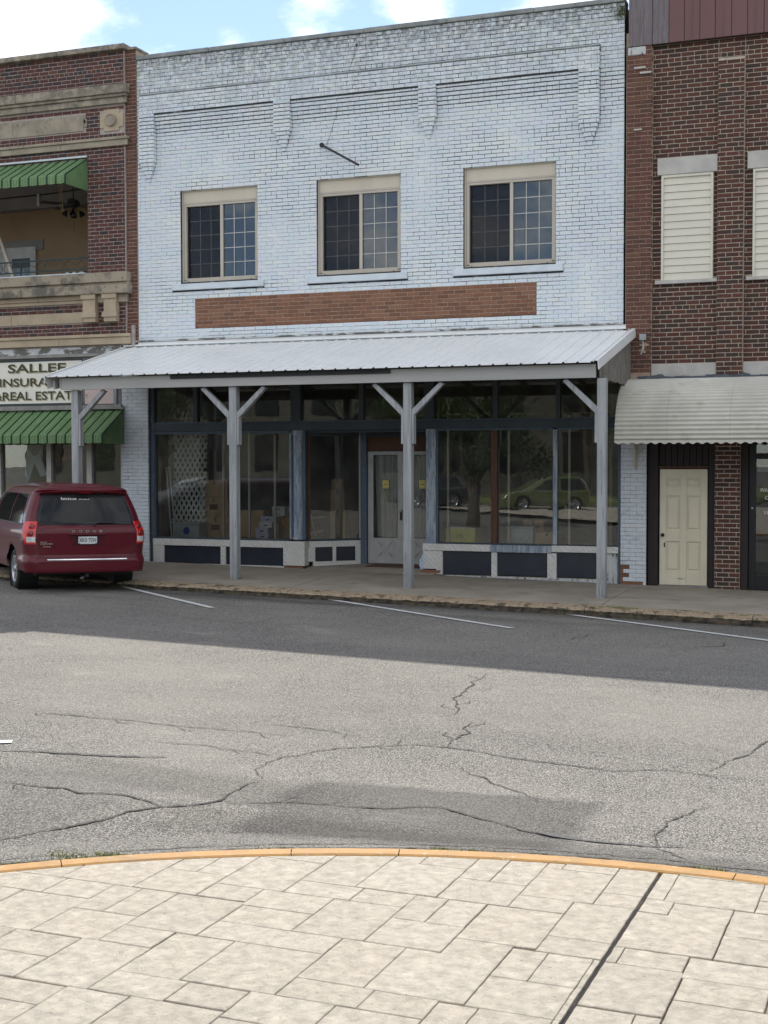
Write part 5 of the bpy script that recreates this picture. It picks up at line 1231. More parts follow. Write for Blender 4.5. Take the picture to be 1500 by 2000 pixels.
green_awning('green metal awning over the upstairs porch opening', -11.5, -6.39, .80, 8.31, 7.815, 7.66, .212)
green_awning('green metal awning over the ground floor shop window, behind the left canopy post', -11.5, -5.60, .80, 3.235, 2.705, 2.545, .212)
# wrought iron railing
rl = thing('balcony_railing', 'low green black iron railing with scrolls on the upstairs porch ledge', 'railing', (-7.5, -.05, 6.0))
MB().box(-12, -6.375, -.065, -.035, 6.28, 6.31).build('top_rail', 'iron', rl); MB().box(-12, -6.375, -.062, -.038, 6.06, 6.085).build('bottom_rail', 'iron', rl)
for i in range(11):
    xc = -6.68-i*.50
    pts = []
    for k in range(19):
        t = k/18; a = R(-60+270*t)
        pts.append((xc+.16+.075*math.cos(a-PI/2+PI), -.05, 6.175+.085*math.sin(a-PI/2+PI)))
    MB().tube([(xc-.16+.07*math.cos(R(a)), -.05, 6.172+.085*math.sin(R(a))) for a in range(300, 60, -20)]+[(xc+.02, -.05, 6.17), (xc+.16, -.05, 6.26)]+[(xc+.16+.07*math.cos(R(a)), -.05, 6.172+.085*math.sin(R(a))) for a in range(70, -130, -20)], .007, 5).build('scroll', 'iron', rl)
for x in (-8.0, -9.6, -11.2): MB().box(x, x+.02, -.06, -.04, 5.985, 6.30).build('baluster', 'iron', rl)
ch = thing('deck_chair', 'black and white striped chair top showing over the porch ledge', 'chair', (-7.1, .6, 5.75))
for i in range(7): MB().box(-7.42+i*.085, -7.42+(i+1)*.085, .58, .60, 5.8, 6.13).build('stripe', 'black' if i % 2 == 0 else 'lattice', ch)
# ceiling fan
fn = thing('ceiling_fan', 'black ceiling fan with a glass light cluster hanging in the upstairs porch', 'fan', (-7.27, .8, 8.2))
FX, FY, FZ = -7.27, .8, 7.60
MB().tube([(FX, FY, 8.22), (FX, FY, FZ+.06)], .012, 8).build('down_rod', 'black', fn)
MB().lathe((FX, FY, FZ), (0, 0, 1), [(-.09, 0), (-.09, .07), (-.05, .13), (.02, .14), (.06, .09), (.09, .03), (.09, 0)], 20).build('motor', 'black', fn, smooth=True)
for k in range(5):
    a = R(12+72*k); c, s = math.cos(a), math.sin(a); g = MB(); T = Matrix.Translation((FX, FY, FZ-.03)) @ Matrix.Rotation(a, 4, 'Z') @ Matrix.Rotation(R(12), 4, 'X')
    g.box(.14, .24, -.02, .02, -.004, .004, T=T); g.box(.22, .68, -.062, .062, -.005, .005, T=T); g.build('blade', 'black', fn, bevel=.002)
for k in range(4):
    a = R(30+90*k); p = Vector((FX+.14*math.cos(a), FY+.14*math.sin(a), FZ-.17)); ax = Vector((math.cos(a)*.6, math.sin(a)*.6, -1))
    MB().tube([(FX, FY, FZ-.1), p], .008, 5).build('lamp_arm', 'black', fn)
    MB().lathe(p, ax, [(-.01, .02), (.02, .035), (.07, .055), (.10, .07), (.098, .066), (.06, .05), (.02, .03)], 14).build('lamp_shade', 'car_glass', fn, smooth=True)
MB().tube([(FX+.02, FY, FZ-.1), (FX+.02, FY, FZ-.62)], .0025, 4).build('pull_chain', 'black', fn)
MB().tube([(FX+.07, FY, FZ-.1), (FX+.07, FY, FZ-.30)], .0025, 4).build('pull_chain', 'black', fn)
wc = thing('wind_chime', 'pale wind chime tubes hanging beside the ceiling fan', 'wind chime', (-7.45, .6, 8.0))
MB().box(-7.53, -7.38, .55, .65, 8.02, 8.04).build('bar', 'black', wc)
for k, x in enumerate((-7.49, -7.45, -7.41)): MB().tube([(x, .6, 8.02), (x+.015, .6, 7.5-.05*k)], .008, 5).build('chime_tube', 'stone_pale', wc)
# the signboard
sg = thing('shop_sign', 'cream signboard with olive lettering SALLEE INSURANCE & REAL ESTATE between the two green awnings', 'sign', (-7.9, 0, 3.8))
B('board', -9.6, -6.52, -.045, -.012, 3.345, 4.265, 'signboard', sg, .003)
for bx in ((-9.6, -6.52, 4.235, 4.265), (-9.6, -6.52, 3.345, 3.375), (-6.55, -6.52, 3.375, 4.235)): B('border', bx[0], bx[1], -.052, -.0455, bx[2], bx[3], 'frame_dark' , sg, .001)
for (s_, x0, x1, z0, z1) in (('SALLEE', -8.345, -6.925, 4.012, 4.195), ('INSURANCE', -8.552, -6.70, 3.728, 3.90), ('&REAL ESTATE', -8.70, -6.62, 3.445, 3.622)):
    text('letter_shadow', s_, x0+.022, -.0465, z0-.022, x1-x0, z1-z0, 'sign_gold', sg, bold=.035); text('lettering', s_, x0, -.0485, z0, x1-x0, z1-z0, 'sign_green', sg, bold=.02)
B('faded_board', -6.49, -5.81, -.04, -.012, 3.34, 4.2, 'sign_pink', lb, .003)

# ================================================================== THE RIGHT BUILDING: brown brick with piers, metal siding above
rb_ = thing('brick_building', 'brown brick building with projecting piers and dark red metal siding on top', 'building', (8, 0, 0))
YR = .05
RX1 = 9.6
piers = [(4.53, 4.965, 0), (6.075, 6.515, 1), (8.0, 8.44, 1)]
def zr(z):
    out = []; cur = 4.965
    out.append((4.53, 4.965, -.06)) 
    for (a, b_, k) in piers[1:]:
        top = 8.98
        if z < top: out += [(cur, a, YR), (a, b_, -.05)]
        else: out += [(cur, a, YR), (a, b_, YR-.001)]
        cur = b_
    out.append((cur, RX1, YR)); return out
rh = [(5.055, 6.0755, 7.095, 7.385), (6.565, 7.6, 7.095, 7.385), (5.125, 6.005, 5.285, 7.095), (6.66, 7.55, 5.285, 7.095), (5.02, 6.0755, 5.225, 5.285), (6.55, 7.7, 5.225, 5.285), (4.966, 6.0755, 3.66, 3.85), (6.5155, 8.0, 3.66, 3.85)]
brr = lay(zr, 3.55, 9.33, .077, .222, .006, rh, headers=(16, 71))
brr = [b for b in brr if not (b[2] < 3.66 and b[0] < 6.0)]
low = lay(lambda z: [(6.062, 6.497, .0)], -.06, 3.5, .0768, .218, .006, headers=())
allr = brr+low
def rm(b): return 1 if b[1] < 4.97 else 0
build_bricks(allr, ['brown_brick', 'pier_brick'], rm, rb_, lambda b: (.0062, .0075) if b[0] > 4.96 else (.004, .006), jit=.0018, dep=.05)
rh2 = [(5.125, 6.005, 5.285, 7.095), (6.66, 7.55, 5.285, 7.095)]
backing('wall', 4.50, RX1, 3.3, 9.6, rh2, 'mortar_cream', rb_, y0=YR+.008, y1=.35)
for (a, b_, k) in piers: MB().box(a+.004, b_-.004, -.052 if not k else -.042, YR+.01, 3.3, 9.33 if not k else 8.98).build('pier_core', 'mortar_pier' if not k else 'mortar_cream', rb_)
MB().box(6.066, 6.493, .008, .35, -.1, 3.5).build('pillar_core', 'mortar_cream', rb_)
# broken bits at the top of the pier
for (x0, x1, z0, z1) in ((4.66, 4.86, 8.93, 8.965), (4.76, 4.96, 8.84, 8.875), (4.66, 4.80, 7.88, 7.905)): B('slipped_tile', x0, x1, -.10, -.055, z0, z1, 'limestone', rb_, .004)
g = MB(); g.box(4.55, 4.86, -.085, -.058, 9.17, 9.31); g.build('broken_render', 'peel', rb_, bevel=.02)
for (a, b_) in ((5.058, 6.073), (6.568, 7.6)): B('lintel', a, b_, -.01, .2, 7.098, 7.382, 'limestone', rb_, .006)
for (a, b_) in ((5.125, 6.005), (6.66, 7.55)):
    w = MB(); w.box(a, a+.04, .0, .2, 5.287, 7.093); w.box(b_-.04, b_, .0, .2, 5.287, 7.093); w.box(a+.04, b_-.04, .0, .2, 7.05, 7.093)
    wn = w.build('covered_window', 'siding', rb_, bevel=.003); n = 14; H_ = (7.05-5.287)/n
    for i in range(n):
        z = 5.287+i*H_; MB().prism([(.018, z+.004), (.034, z+H_), (.06, z+H_), (.06, z+.004)], a+.041, b_-.041).build('siding_board', 'siding', wn)
    B('sill', a-.10, min(b_+.07, b_+.07), -.02, .15, 5.228, 5.284, 'limestone', rb_, .004)
for (a, b_) in ((4.968, 6.072), (6.518, 7.998)): B('stone_band', a, b_, .0, .2, 3.56, 3.848, 'limestone', rb_, .006)
# metal siding
bx_ = [4.56, 4.97, 5.25, 5.51, 5.77, 6.025, 6.295, 6.556, 6.823, 7.09, 7.36, 7.63, 7.9, 8.17, 8.44, 8.7, 9.0, 9.3, 9.6]
for i, (a, b_) in enumerate(zip(bx_, bx_[1:])):
    m_ = 'metal_grey' if i < 2 else 'metal_red'; m2 = a+(b_-a)*.5
    MB().prism([(-.075, 9.325), (-.075, 11.4), (-.05, 11.4), (-.05, 9.325)], a+.004, b_-.004).build('metal_panel', m_, rb_, bevel=.004)
    if m_ == 'metal_red' and i % 2: MB().box(m2-.008, m2+.008, -.081, -.0755, 9.33, 11.39).build('panel_rib', m_, rb_)
MB().box(4.56, RX1, -.048, .2, 9.335, 11.4).build('parapet_core', 'dark_room', rb_)
MB().box(4.5, RX1, .19, 12, -.5, -.03).build('foundation', 'joint', rb_)
MB().box(4.53, 4.8, .3, 12, 0, 11).build('side_wall', 'room_wall', rb_); MB().box(RX1-.3, RX1, .3, 12, 0, 11).build('side_wall', 'room_wall', rb_); MB().box(4.8, RX1, 11.7, 12, 0, 11).build('rear_wall', 'room_wall', rb_)
MB().box(4.8, RX1-.3, .3, 11.7, 9.6, 9.8).build('roof', 'dark_room', rb_); MB().box(4.8, RX1-.3, .3, 11.7, 3.6, 3.8).build('upper_floor', 'dark_room', rb_)
# ground floor: boarding, cream door, pillar, dark glass door
MB().box(4.905, 6.06, .22, .35, -.1, 3.5).build('boarding', 'brown_board', rb_)
for i in range(9): B('boarding_plank', 5.09+i*.107, 5.09+i*.107+.101, .17, .225, 2.08, 3.5, 'brown_board', rb_, .006)
B('door_casing', 4.908, 5.085, .10, .26, -.04, 3.5, 'brown_board', rb_, .005); B('door_casing', 5.95, 6.055, .10, .26, -.06, 3.5, 'brown_board', rb_, .005)
B('door_casing', 5.086, 5.949, .12, .20, 2.04, 2.08, 'brown_wood', rb_, .003)
g = MB(); x0, x1, zb, zt = 5.108, 5.928, .0, 2.025; st = .115
wp = (x1-x0-3*st)/2; px = [(x0+st, x0+st+wp), (x1-st-wp, x1-st)]
pz = [(.245, .76), (.965, 1.56), (1.715, 1.86)]
g.box(x0, x1, .165, .18, zb, zt)
xs = [x0, px[0][0], px[0][1], px[1][0], px[1][1], x1]
for a, b_ in ((xs[0], xs[1]), (xs[2], xs[3]), (xs[4], xs[5])): g.box(a, b_, .14, .165, zb, zt)
for (a, b_) in px:
    zz = zb
    for (p, q) in pz: g.box(a, b_, .14, .165, zz, p); zz = q
    g.box(a, b_, .14, .165, zz, zt)
dr = g.build('door', 'cream_door', rb_, bevel=.005)
for (a, b_) in px:
    for (p, q) in pz: MB().box(a+.03, b_-.03, .148, .165, p+.03, q-.03).build('raised_panel', 'cream_door', dr, bevel=.008)
MB().lathe((x0+.055, .14, .875), (0, -1, 0), [(0, .032), (.01, .032), (.02, .014), (.045, .03), (.07, .026), (.075, 0)], 14).build('knob', 'black', dr, smooth=True)
MB().box(x0+.075, x0+.10, .134, .14, .66, .74).build('scuff', 'brown_wood', dr); MB().poly([(5.39, .1385, .115), (5.47, .1385, .125), (5.52, .1385, .112), (5.58, .1385, .118), (5.50, .1385, .10), (5.44, .1385, .108)]).build('dent', 'grey_trim', dr)
B('threshold', 5.09, 5.95, .08, .2, -.05, -.005, 'grey_trim', rb_)
B('shopfront_frame', 6.502, 6.62, .05, .2, -.08, 3.5, 'brown_board', rb_, .004)
gd = MB().box(6.63, 6.745, .10, .14, -.06, 3.0).box(7.52, 7.62, .10, .14, -.06, 3.0).box(6.745, 7.52, .10, .14, 2.2, 2.3).box(6.745, 7.52, .10, .14, -.06, .2).box(6.745, 7.52, .10, .14, 2.95, 3.0).build('glass_door', 'black_plastic', rb_, bevel=.003)
MB().box(6.745, 7.52, .12, .126, .2, 2.2).build('door_glass', 'glass', gd); MB().box(6.745, 7.52, .12, .126, 2.3, 2.95).build('transom_glass', 'glass', gd)
MB().box(6.70, 6.735, .06, .10, .88, 1.18).build('door_pull', 'black', gd); MB().lathe((6.685, .10, 1.36), (0, -1, 0), [(0, .018), (.01, .018), (.012, 0)], 12).build('lock_cylinder', 'steel', gd)
text('door_lettering', 'WAL', 6.805, .1185, 1.638, .17, .066, 'decal', gd, bold=.01); text('door_lettering', 'C', 6.892, .1185, 1.508, .055, .066, 'decal', gd, bold=.01); text('door_lettering', '10', 6.886, .1185, 1.254, .085, .066, 'decal', gd, bold=.01)
MB().box(6.762, 6.97, .130, .134, 1.98, 2.10).build('notice', 'limestone', gd)
B('shopfront_frame', 7.62, 9.6, .05, .2, -.1, .6, 'brown_board', rb_); MB().box(7.62, 9.6, .1, .106, .6, 3.0).build('shop_pane', 'shop_glass', rb_); B('shopfront_head', 6.62, 9.6, .05, .2, 3.0, 3.5, 'brown_board', rb_)
MB().box(6.1, 9.3, 4, 4.1, -.1, 3.6).build('shop_partition', 'dark_room', rb_)
# tar along the top of the curved awning, and the awning itself
g = MB(); n = 150
for i in range(n+1):
    x = 4.75+(RX1-4.75)*i/n; h = .05+.045*abs(mn.noise(Vector((x*3, 0, 7))))+.07*max(0, mn.noise(Vector((x*14, 0, 3)))-.15); y = -.09-.03*mn.noise(Vector((x*4, 5, 3)))
    if 5.2 < x < 5.9 or 6.65 < x < 7.7: h *= .55
    g.v += [(x, y-.05, 3.555), (x, y, 3.60+h*.4), (x, -.02, 3.60+h)]
for i in range(n):
    for k in (0, 1): g.f.append((i*3+k, (i+1)*3+k, (i+1)*3+k+1, i*3+k+1)); g.m.append(0); g.r.append(0.)
g.build('tar_flashing', 'tar', rb_)
aw = thing('awning', 'curved white corrugated metal awning with a scalloped lower edge, over the cream door', 'awning', (7, -.6, 3))
def arc(t): a = t*PI/2*1.0; return (-1.16*math.sin(a)**.92-.03, 2.49+1.09*math.cos(a)**1.0)
def aw_sheet(x0, x1):
    g = MB(); m = 220; pr = []
    for i in range(m+1):
        t = i/m; y, z = arc(t); a = t*PI/2; nrm = Vector((0, -math.sin(a), math.cos(a))); hgt = .013*math.sin(2*PI*t*22); pr.append((y+nrm.y*hgt, z+nrm.z*hgt))
    nx_ = int((x1-x0)/.03); 
    for j in (0, 1):
        x = (x0, x1)[j]
        for (y, z) in pr: g.v.append((x, y, z))
    for i in range(m): g.f.append((i, m+1+i, m+2+i, i+1)); g.m.append(0); g.r.append(0.)
    return g.build('awning_sheet', 'awn_white', aw, smooth=True)
xa = 4.56
for w in (.86, 1.02, 1.05, 1.05, 1.06): aw_sheet(xa, min(xa+w-.002, RX1)); xa += w
g = MB(); n = int((RX1-4.56)/.01)
for i in range(n+1):
    x = 4.56+i*.01; zz = 2.462+.014*math.cos(2*PI*(x-4.56)/.152)
    g.v += [(x, -1.196, 2.51), (x, -1.198, zz), (x, -1.190, 2.51), (x, -1.190, zz)]
for i in range(n):
    k = i*4; g.f += [(k, k+1, k+5, k+4), (k+2, k+6, k+7, k+3), (k+1, k+3, k+7, k+5)]; g.m += [0]*3; g.r += [0.]*3
g.build('scalloped_edge', 'awn_white', aw)
g = MB(); pr = [arc(i/24) for i in range(25)]
g.poly([(4.557, y, z) for y, z in pr]+[(4.557, -1.16, 2.50), (4.557, -.03, 2.52)]); 
for (x) in (4.66, 6.9, 9.2):
    MB().tube([(x, y*.965, z-.02) for y, z in pr], .013, 5).build('awning_rib', 'steel', aw)
MB().tube([(4.7, -.02, 2.45), (4.7, -.10, 2.30), (4.7, -.04, 2.02)], [.02, .03, .012], 6).build('bracket', 'beige_panel', aw)
MB().prism([(-.01, 2.02), (-.025, 2.02), (-.06, 2.2), (-.17, 2.36), (-.30, 2.47), (-.01, 2.47)], 4.69, 4.73).build('bracket', 'beige_panel', aw, bevel=.004)
MB().tube([(6.02, -1.00, 2.98), (6.01, -1.10, 2.78)], .012, 5).build('patch_strip', 'siding', aw)
# conduit box on the pier at the canopy corner
cb = thing('junction_box', 'small grey junction box with broken render on the brick pier beside the canopy corner', 'box', (4.84, -.1, 4.3))
B('box', 4.78, 4.90, -.13, -.062, 4.26, 4.37, 'steel', cb); MB().tube([(4.84, -.09, 4.26), (4.84, -.09, 4.1), (4.80, -.08, 4.02)], .015, 6).build('conduit', 'limestone', cb)
g = MB()
for i in range(7): g.brick(4.74+random.random()*.14, 4.80+random.random()*.14, 4.04+.03*i, 4.08+.03*i, -.075-random.random()*.02, .02, 0, 0, .004, .008)
g.build('broken_render', 'mortar_pier', cb, kind='stuff')

# ================================================================== VEHICLES
def interp(tab, z):
    for (a, b_) in zip(tab, tab[1:]):
        if z <= b_[0]:
            t = (z-a[0])/(b_[0]-a[0]); t = max(0, min(1, t)); t = t*t*(3-2*t) if len(a) > 2 else t; return a[1]+(b_[1]-a[1])*t
    return tab[-1][1]
class Body:
    """stack of rounded outlines. local: x right, y forward from the rear bumper, z up"""
    def __init__(s, half, rear, front, cr, cf, dome=.05): s.half, s.rear, s.front, s.cr, s.cf, s.dome = half, rear, front, cr, cf, dome
    def P(s, z, u, side=1, e=0.):
        """u in 0..1 rear face centre -> corner, 1..2 rear corner, 2..3 flank, 3..4 front corner, 4..5 front face"""
        w = interp(s.half, z); r = interp(s.rear, z); f = interp(s.front, z); c = min(interp(s.cr, z), w*.9); c2 = min(interp(s.cf, z), w*.9, (f-r)*.45)
        bow = .05
        if u <= 1: x = (w-c)*u; y = r+bow*(x/w)**2; n = Vector((.12*x/w, -1, 0)).normalized()
        elif u <= 2:
            a = (u-1)*PI/2; yc = r+bow*((w-c)/w)**2; x = (w-c)+c*math.sin(a); y = yc+c*(1-math.cos(a)); n = Vector((math.sin(a), -math.cos(a), 0))
        elif u <= 3:
            ya = r+bow*((w-c)/w)**2+c; yb = f-c2; t = u-2; y = ya+(yb-ya)*t; x = w; n = Vector((1, 0, 0))
            x -= .05*max(0, (t-.82)/.18)**2
        elif u <= 4:
            a = (u-3)*PI/2; x = (w-.05-c2)+c2*math.cos(a); y = f-c2+c2*math.sin(a); n = Vector((math.cos(a), math.sin(a), 0))
        else: x = (w-.05-c2)*(5-u); y = f; n = Vector((0, 1, 0))
        return Vector(((x+n.x*e)*side, y+n.y*e, z))
    def mesh(s, zs, wheels, wr, us=None):
        g = MB(); us = us or (fr(0, 1, 8)+fr(1, 2, 8)[1:]+fr(2, 3, 64)[1:]+fr(3, 4, 6)[1:]+fr(4, 5, 6)[1:])
        nu = len(us)
        for side in (-1, 1):
            base = len(g.v)
            for z in zs:
                for u in us: g.v.append(tuple(s.P(z, u, side)))
            for j in range(len(zs)-1):
                for i in range(nu-1):
                    q = [base+j*nu+i, base+j*nu+i+1, base+(j+1)*nu+i+1, base+(j+1)*nu+i]
                    c = sum((Vector(g.v[k]) for k in q), Vector())/4
                    if any((c.y-wy)**2+(c.z-wz)**2 < wr**2 for wy, wz in wheels) and abs(c.x) > .55 and c.z < .85: continue
                    g.f.append(tuple(q if side > 0 else q[::-1])); g.m.append(0); g.r.append(0.)
            for k in range(base, len(g.v)):       # draw the edge of each arch onto its circle
                p = Vector(g.v[k])
                for wy, wz in wheels:
                    d = math.hypot(p.y-wy, p.z-wz)
                    if abs(p.x) > .55 and wr-.055 < d < wr+.03 and p.z < .85 and p.z > wz-.2:
                        k_ = wr/d; p = Vector((p.x, wy+(p.y-wy)*k_, wz+(p.z-wz)*k_)); g.v[k] = tuple(p)
        # roof closes over with a slight crown
        z = zs[-1]; base = len(g.v); rows = 7
        for i, u in enumerate(us):
            a = s.P(z, u, -1); b_ = s.P(z, u, 1)
            for k in range(rows+1):
                t = k/rows; x = a.x+(b_.x-a.x)*t; hh = interp([(0, 0), (.06, .6), (.2, 1), (.8, 1), (.94, .6), (1, 0)], i/(len(us)-1))
                g.v.append((x, a.y+(b_.y-a.y)*t, z+s.dome*(1-(2*t-1)**2)**.7*hh))
        for i in range(nu-1):
            for k in range(rows):
                g.f.append((base+i*(rows+1)+k, base+i*(rows+1)+k+1, base+(i+1)*(rows+1)+k+1, base+(i+1)*(rows+1)+k)); g.m.append(0); g.r.append(0.)
        return g
    def patch(s, u0, u1, z0, z1, side, e, nu=10, nz=8, fn=None, both=False):
        """a panel lying on the body; fn(u,z)->(u,z) may bend its outline"""
        g = MB()
        for j in range(nz+1):
            for i in range(nu+1):
                a, b_ = i/nu, j/nz; u = u0+(u1-u0)*a; z = z0+(z1-z0)*b_
                if fn: u, z = fn(a, b_)
                sd = side
                if u < 0: sd, u = -side, -u
                g.v.append(tuple(s.P(z, u, sd, e)))
        for j in range(nz):
            for i in range(nu):
                q = (j*(nu+1)+i, j*(nu+1)+i+1, (j+1)*(nu+1)+i+1, (j+1)*(nu+1)+i); g.f.append(q if side > 0 else q[::-1]); g.m.append(0); g.r.append(0.)
        return g
def wheel(root, x, y, r, w, side, rimm='rim', spokes=10):
    T = side
    t = MB().lathe((x, y, r), (T, 0, 0), [(-w, r*.62), (-w, r*.92), (-w*.85, r*.985), (-w*.5, r), (-w*.15, r*.985), (0, r*.92), (.008, r*.80), (0, r*.66), (-.01, r*.64)], 36).build('wheel', 'rubber', root, smooth=True)
    g = MB().lathe((x, y, r), (T, 0, 0), [(-.012, r*.66), (.0, r*.655), (-.004, r*.60), (-.05, r*.58), (-.06, 0)], 30)
    g.build('rim', 'rim', t, smooth=True)
    for k in range(spokes//2):
        for d in (-.16, .16):
            a = 2*PI*k/(spokes//2)+d; ca, sa = math.cos(a), math.sin(a); ra = Vector((0, ca, sa)); tn = Vector((0, -sa, ca)); c0 = Vector((x-T*.012, y, r))
            g = MB(); w0, w1 = .018, .026
            p = [c0+ra*r*.1-tn*w0, c0+ra*r*.1+tn*w0, c0+ra*r*.62+tn*w1, c0+ra*r*.62-tn*w1]; q = [v-Vector((T*.03, 0, 0)) for v in p]
            g.v = [tuple(v) for v in p+q]; g.f = [(0, 1, 2, 3), (7, 6, 5, 4)]+[(i, 4+i, 4+(i+1) % 4, (i+1) % 4) for i in range(4)]; g.m = [0]*6; g.r = [0.]*6
            g.build('spoke', rimm, t)
    MB().lathe((x-T*.01, y, r), (T, 0, 0), [(-.03, .07), (.0, .065), (.012, .03), (.013, 0)], 16).build('hub_cap', rimm, t, smooth=True)
    return t
def frange(*seq):
    out = []
    for (a, b_, n) in seq: out += fr(a, b_, n)[(1 if out else 0):]
    return out
def make_van():
    root = thing('minivan', 'dark red minivan parked nose in at the kerb, seen from behind', 'minivan')
    bd = Body(half=[(.22, .88), (.34, .955), (.50, .985), (.58, .97), (.62, .965), (.85, .985), (.98, .975), (1.06, .945), (1.12, .925), (1.30, .885), (1.52, .80), (1.62, .75), (1.66, .70), (1.685, .62)],
              rear=[(.22, .10), (.30, .02), (.36, .0), (.52, .0), (.565, .02), (.60, .045), (.80, .05), (.97, .055), (1.03, .075), (1.10, .115), (1.55, .33), (1.60, .345), (1.625, .27), (1.655, .27), (1.67, .32), (1.685, .42)],
              front=[(.22, 5.0), (.4, 5.13), (.6, 5.13), (.8, 5.05), (.95, 4.7), (1.03, 4.32), (1.12, 4.1), (1.4, 3.55), (1.58, 3.15), (1.685, 2.7)],
              cr=[(.22, .22), (.5, .24), (.9, .22), (1.1, .20), (1.6, .16), (1.685, .16)], cf=[(.22, .5), (.9, .6), (1.1, .4), (1.685, .3)], dome=.055)
    zs = frange((.355, .40, 3), (.40, .52, 4), (.52, .62, 5), (.62, .97, 10), (.97, 1.12, 6), (1.12, 1.58, 9), (1.58, 1.685, 8))
    WY = (1.10, 4.18); WR = .335
    bd.mesh(zs, [(w, WR) for w in WY], .405).build('body', 'car_paint', root, smooth=True)
    # dark floor and wheel housings
    MB().box(-.74, .74, .35, 4.9, .27, .40).build('underbody', 'black_plastic', root)
    for wy in WY:
        for sd in (-1, 1): MB().lathe((sd*.62, wy, WR), (sd, 0, 0), [(0, 0), (0, .42), (.31, .41)], 24).build('wheel_housing', 'black_plastic', root)
    MB().box(-.6, .6, .25, .3, .3, .45).build('muffler_shield', 'black_plastic', root)
    for wy in WY:
        for sd in (-1, 1): wheel(root, sd*.93, wy, WR, .225, sd)
    e = .004
    # rear window: dark, rounded corners, narrower at the top
    def rw(a, b_):
        z = 1.085+(1.545-1.085)*b_; rnd = max(0, abs(2*b_-1)-.86)/.14; h = 1.16-.05*b_-.12*rnd**2
        return ((2*a-1)*h, z)
    rwn = bd.patch(0, 1, 0, 1, 1, e+.002, 28, 16, rw).build('rear_window', 'car_glass', root, smooth=True)
    bd.patch(0, 1, 0, 1, 1, .010, 20, 3, lambda a, b_: ((2*a-1)*1.13, 1.515+.055*b_)).build('spoiler_shadow_strip', 'black_plastic', root, smooth=True)
    # spoiler lip
    g = MB(); n = 24
    for i in range(n+1):
        a = -1+2*i/n; x = a*.70; y = .215+.10*a*a; z = 1.625-.035*a*a
        g.v += [(x, y, z), (x, y+.02, z-.028), (x, y+.16, z-.03), (x, y+.20, z+.035), (x, y+.05, z+.022)]
    for i in range(n):
        for k in range(5): g.f.append((i*5+k, i*5+(k+1) % 5, (i+1)*5+(k+1) % 5, (i+1)*5+k)); g.m.append(0); g.r.append(0.)
    g.poly([g.v[k] for k in range(5)]); g.poly([g.v[n*5+k] for k in range(5)][::-1])
    g.build('spoiler', 'car_paint', root, smooth=False)
    MB().box(-.10, .10, .225, .235, 1.585, 1.60).build('high_brake_lamp', 'tail_dark', root)
    # shut lines of the tailgate
    def line(name, pts, w=.010, m_='black_plastic', ee=.0025):
        V = [(bd.P(z, abs(u), 1 if u >= 0 else -1, ee)) for u, z in pts]; g = MB()
        for i, p in enumerate(V):
            d = (V[min(i+1, len(V)-1)]-V[max(i-1, 0)]).normalized(); nn = d.cross(Vector((0, -1, 0))).normalized()*w/2
            g.v += [tuple(p-nn), tuple(p+nn)]
        for i in range(len(V)-1): g.f.append((2*i, 2*i+1, 2*i+3, 2*i+2)); g.m.append(0); g.r.append(0.)
        return g.build(name, m_, root)
    for sd in (-1, 1):
        pts = [(sd*1.20, 1.60-.08*i) for i in range(8)]+[(sd*1.14, 1.03), (sd*1.12, .95), (sd*1.10, .85), (sd*1.07, .72), (sd*1.03, .62), (sd*.95, .575)]
        line('tailgate_gap', pts)
    line('tailgate_gap', [(-.95+.1*i, .572-.012*math.sin(i/19*PI)) for i in range(20)], .007)
    line('tailgate_crease', [(-1.05+.1*i, .985) for i in range(22)], .004)
    line('tailgate_crease', [(-1.0+.1*i, .762) for i in range(21)], .003)
    # tail lamps
    for sd in (-1, 1):
        def tl(a, b_):
            z = .785+(1.14-.785)*b_; u0_ = 1.13; u1_ = 1.93-.30*(1-b_)**2; return (u0_+(u1_-u0_)*a, z)
        lamp = bd.patch(0, 1, 0, 1, sd, .012, 14, 14, tl).build('tail_lamp', 'tail_red', root, smooth=True)
        bd.patch(0, 1, 0, 1, sd, .016, 12, 4, lambda a, b_: (1.15+.40*a, .815+.085*b_)).build('reversing_lamp', 'tail_white', lamp, smooth=True)
        for zc in (.955, 1.055):
            g = MB(); c0 = bd.P(zc, 1.36, sd, .020); nrm = Vector((sd*math.sin(.36*PI/2), -math.cos(.36*PI/2), .1)).normalized()
            g.lathe(c0, nrm, [(-.012, .047), (.002, .045), (.008, .03), (.009, 0)], 18); g.build('lamp_ring', 'tail_dark', lamp, smooth=True)
    # bumper: lip crease, chrome strip, lower dark line
    bd.patch(0, 1, 0, 1, 1, .008, 24, 2, lambda a, b_: ((2*a-1)*.86, .535+.016*b_)).build('chrome_strip', 'chrome', root, smooth=True)
    bd.patch(0, 1, 0, 1, 1, .010, 24, 3, lambda a, b_: ((2*a-1)*1.9, .335+.018*b_)).build('bumper_edge', 'car_paint', root, smooth=True)
    line('bumper_crease', [(-1.6+.16*i, .52-.03*abs(-1.6+.16*i)) for i in range(21)], .004)
    # plate on a flat patch whose darker red paints the shade of a recess
    pr = bd.P(.86, 0, 1)
    MB().poly([(-.27, pr.y-.004, .93), (-.22, pr.y-.004, .775), (-.18, pr.y-.004, .765), (.18, pr.y-.004, .765), (.22, pr.y-.004, .775), (.27, pr.y-.004, .93)][::-1]).build('plate_recess_shade', 'recess_shade_red', root)
    MB().box(-.29, .29, pr.y-.03, pr.y+.01, .925, .948).build('handle_bar', 'car_paint', root, bevel=.006)
    pt = MB().box(-.165, .165, pr.y-.018, pr.y-.006, .782, .912).build('number_plate', 'black_plastic', root, bevel=.004)
    MB().box(-.15, .15, pr.y-.0225, pr.y-.0185, .795, .902).build('plate_face', 'plate', pt)
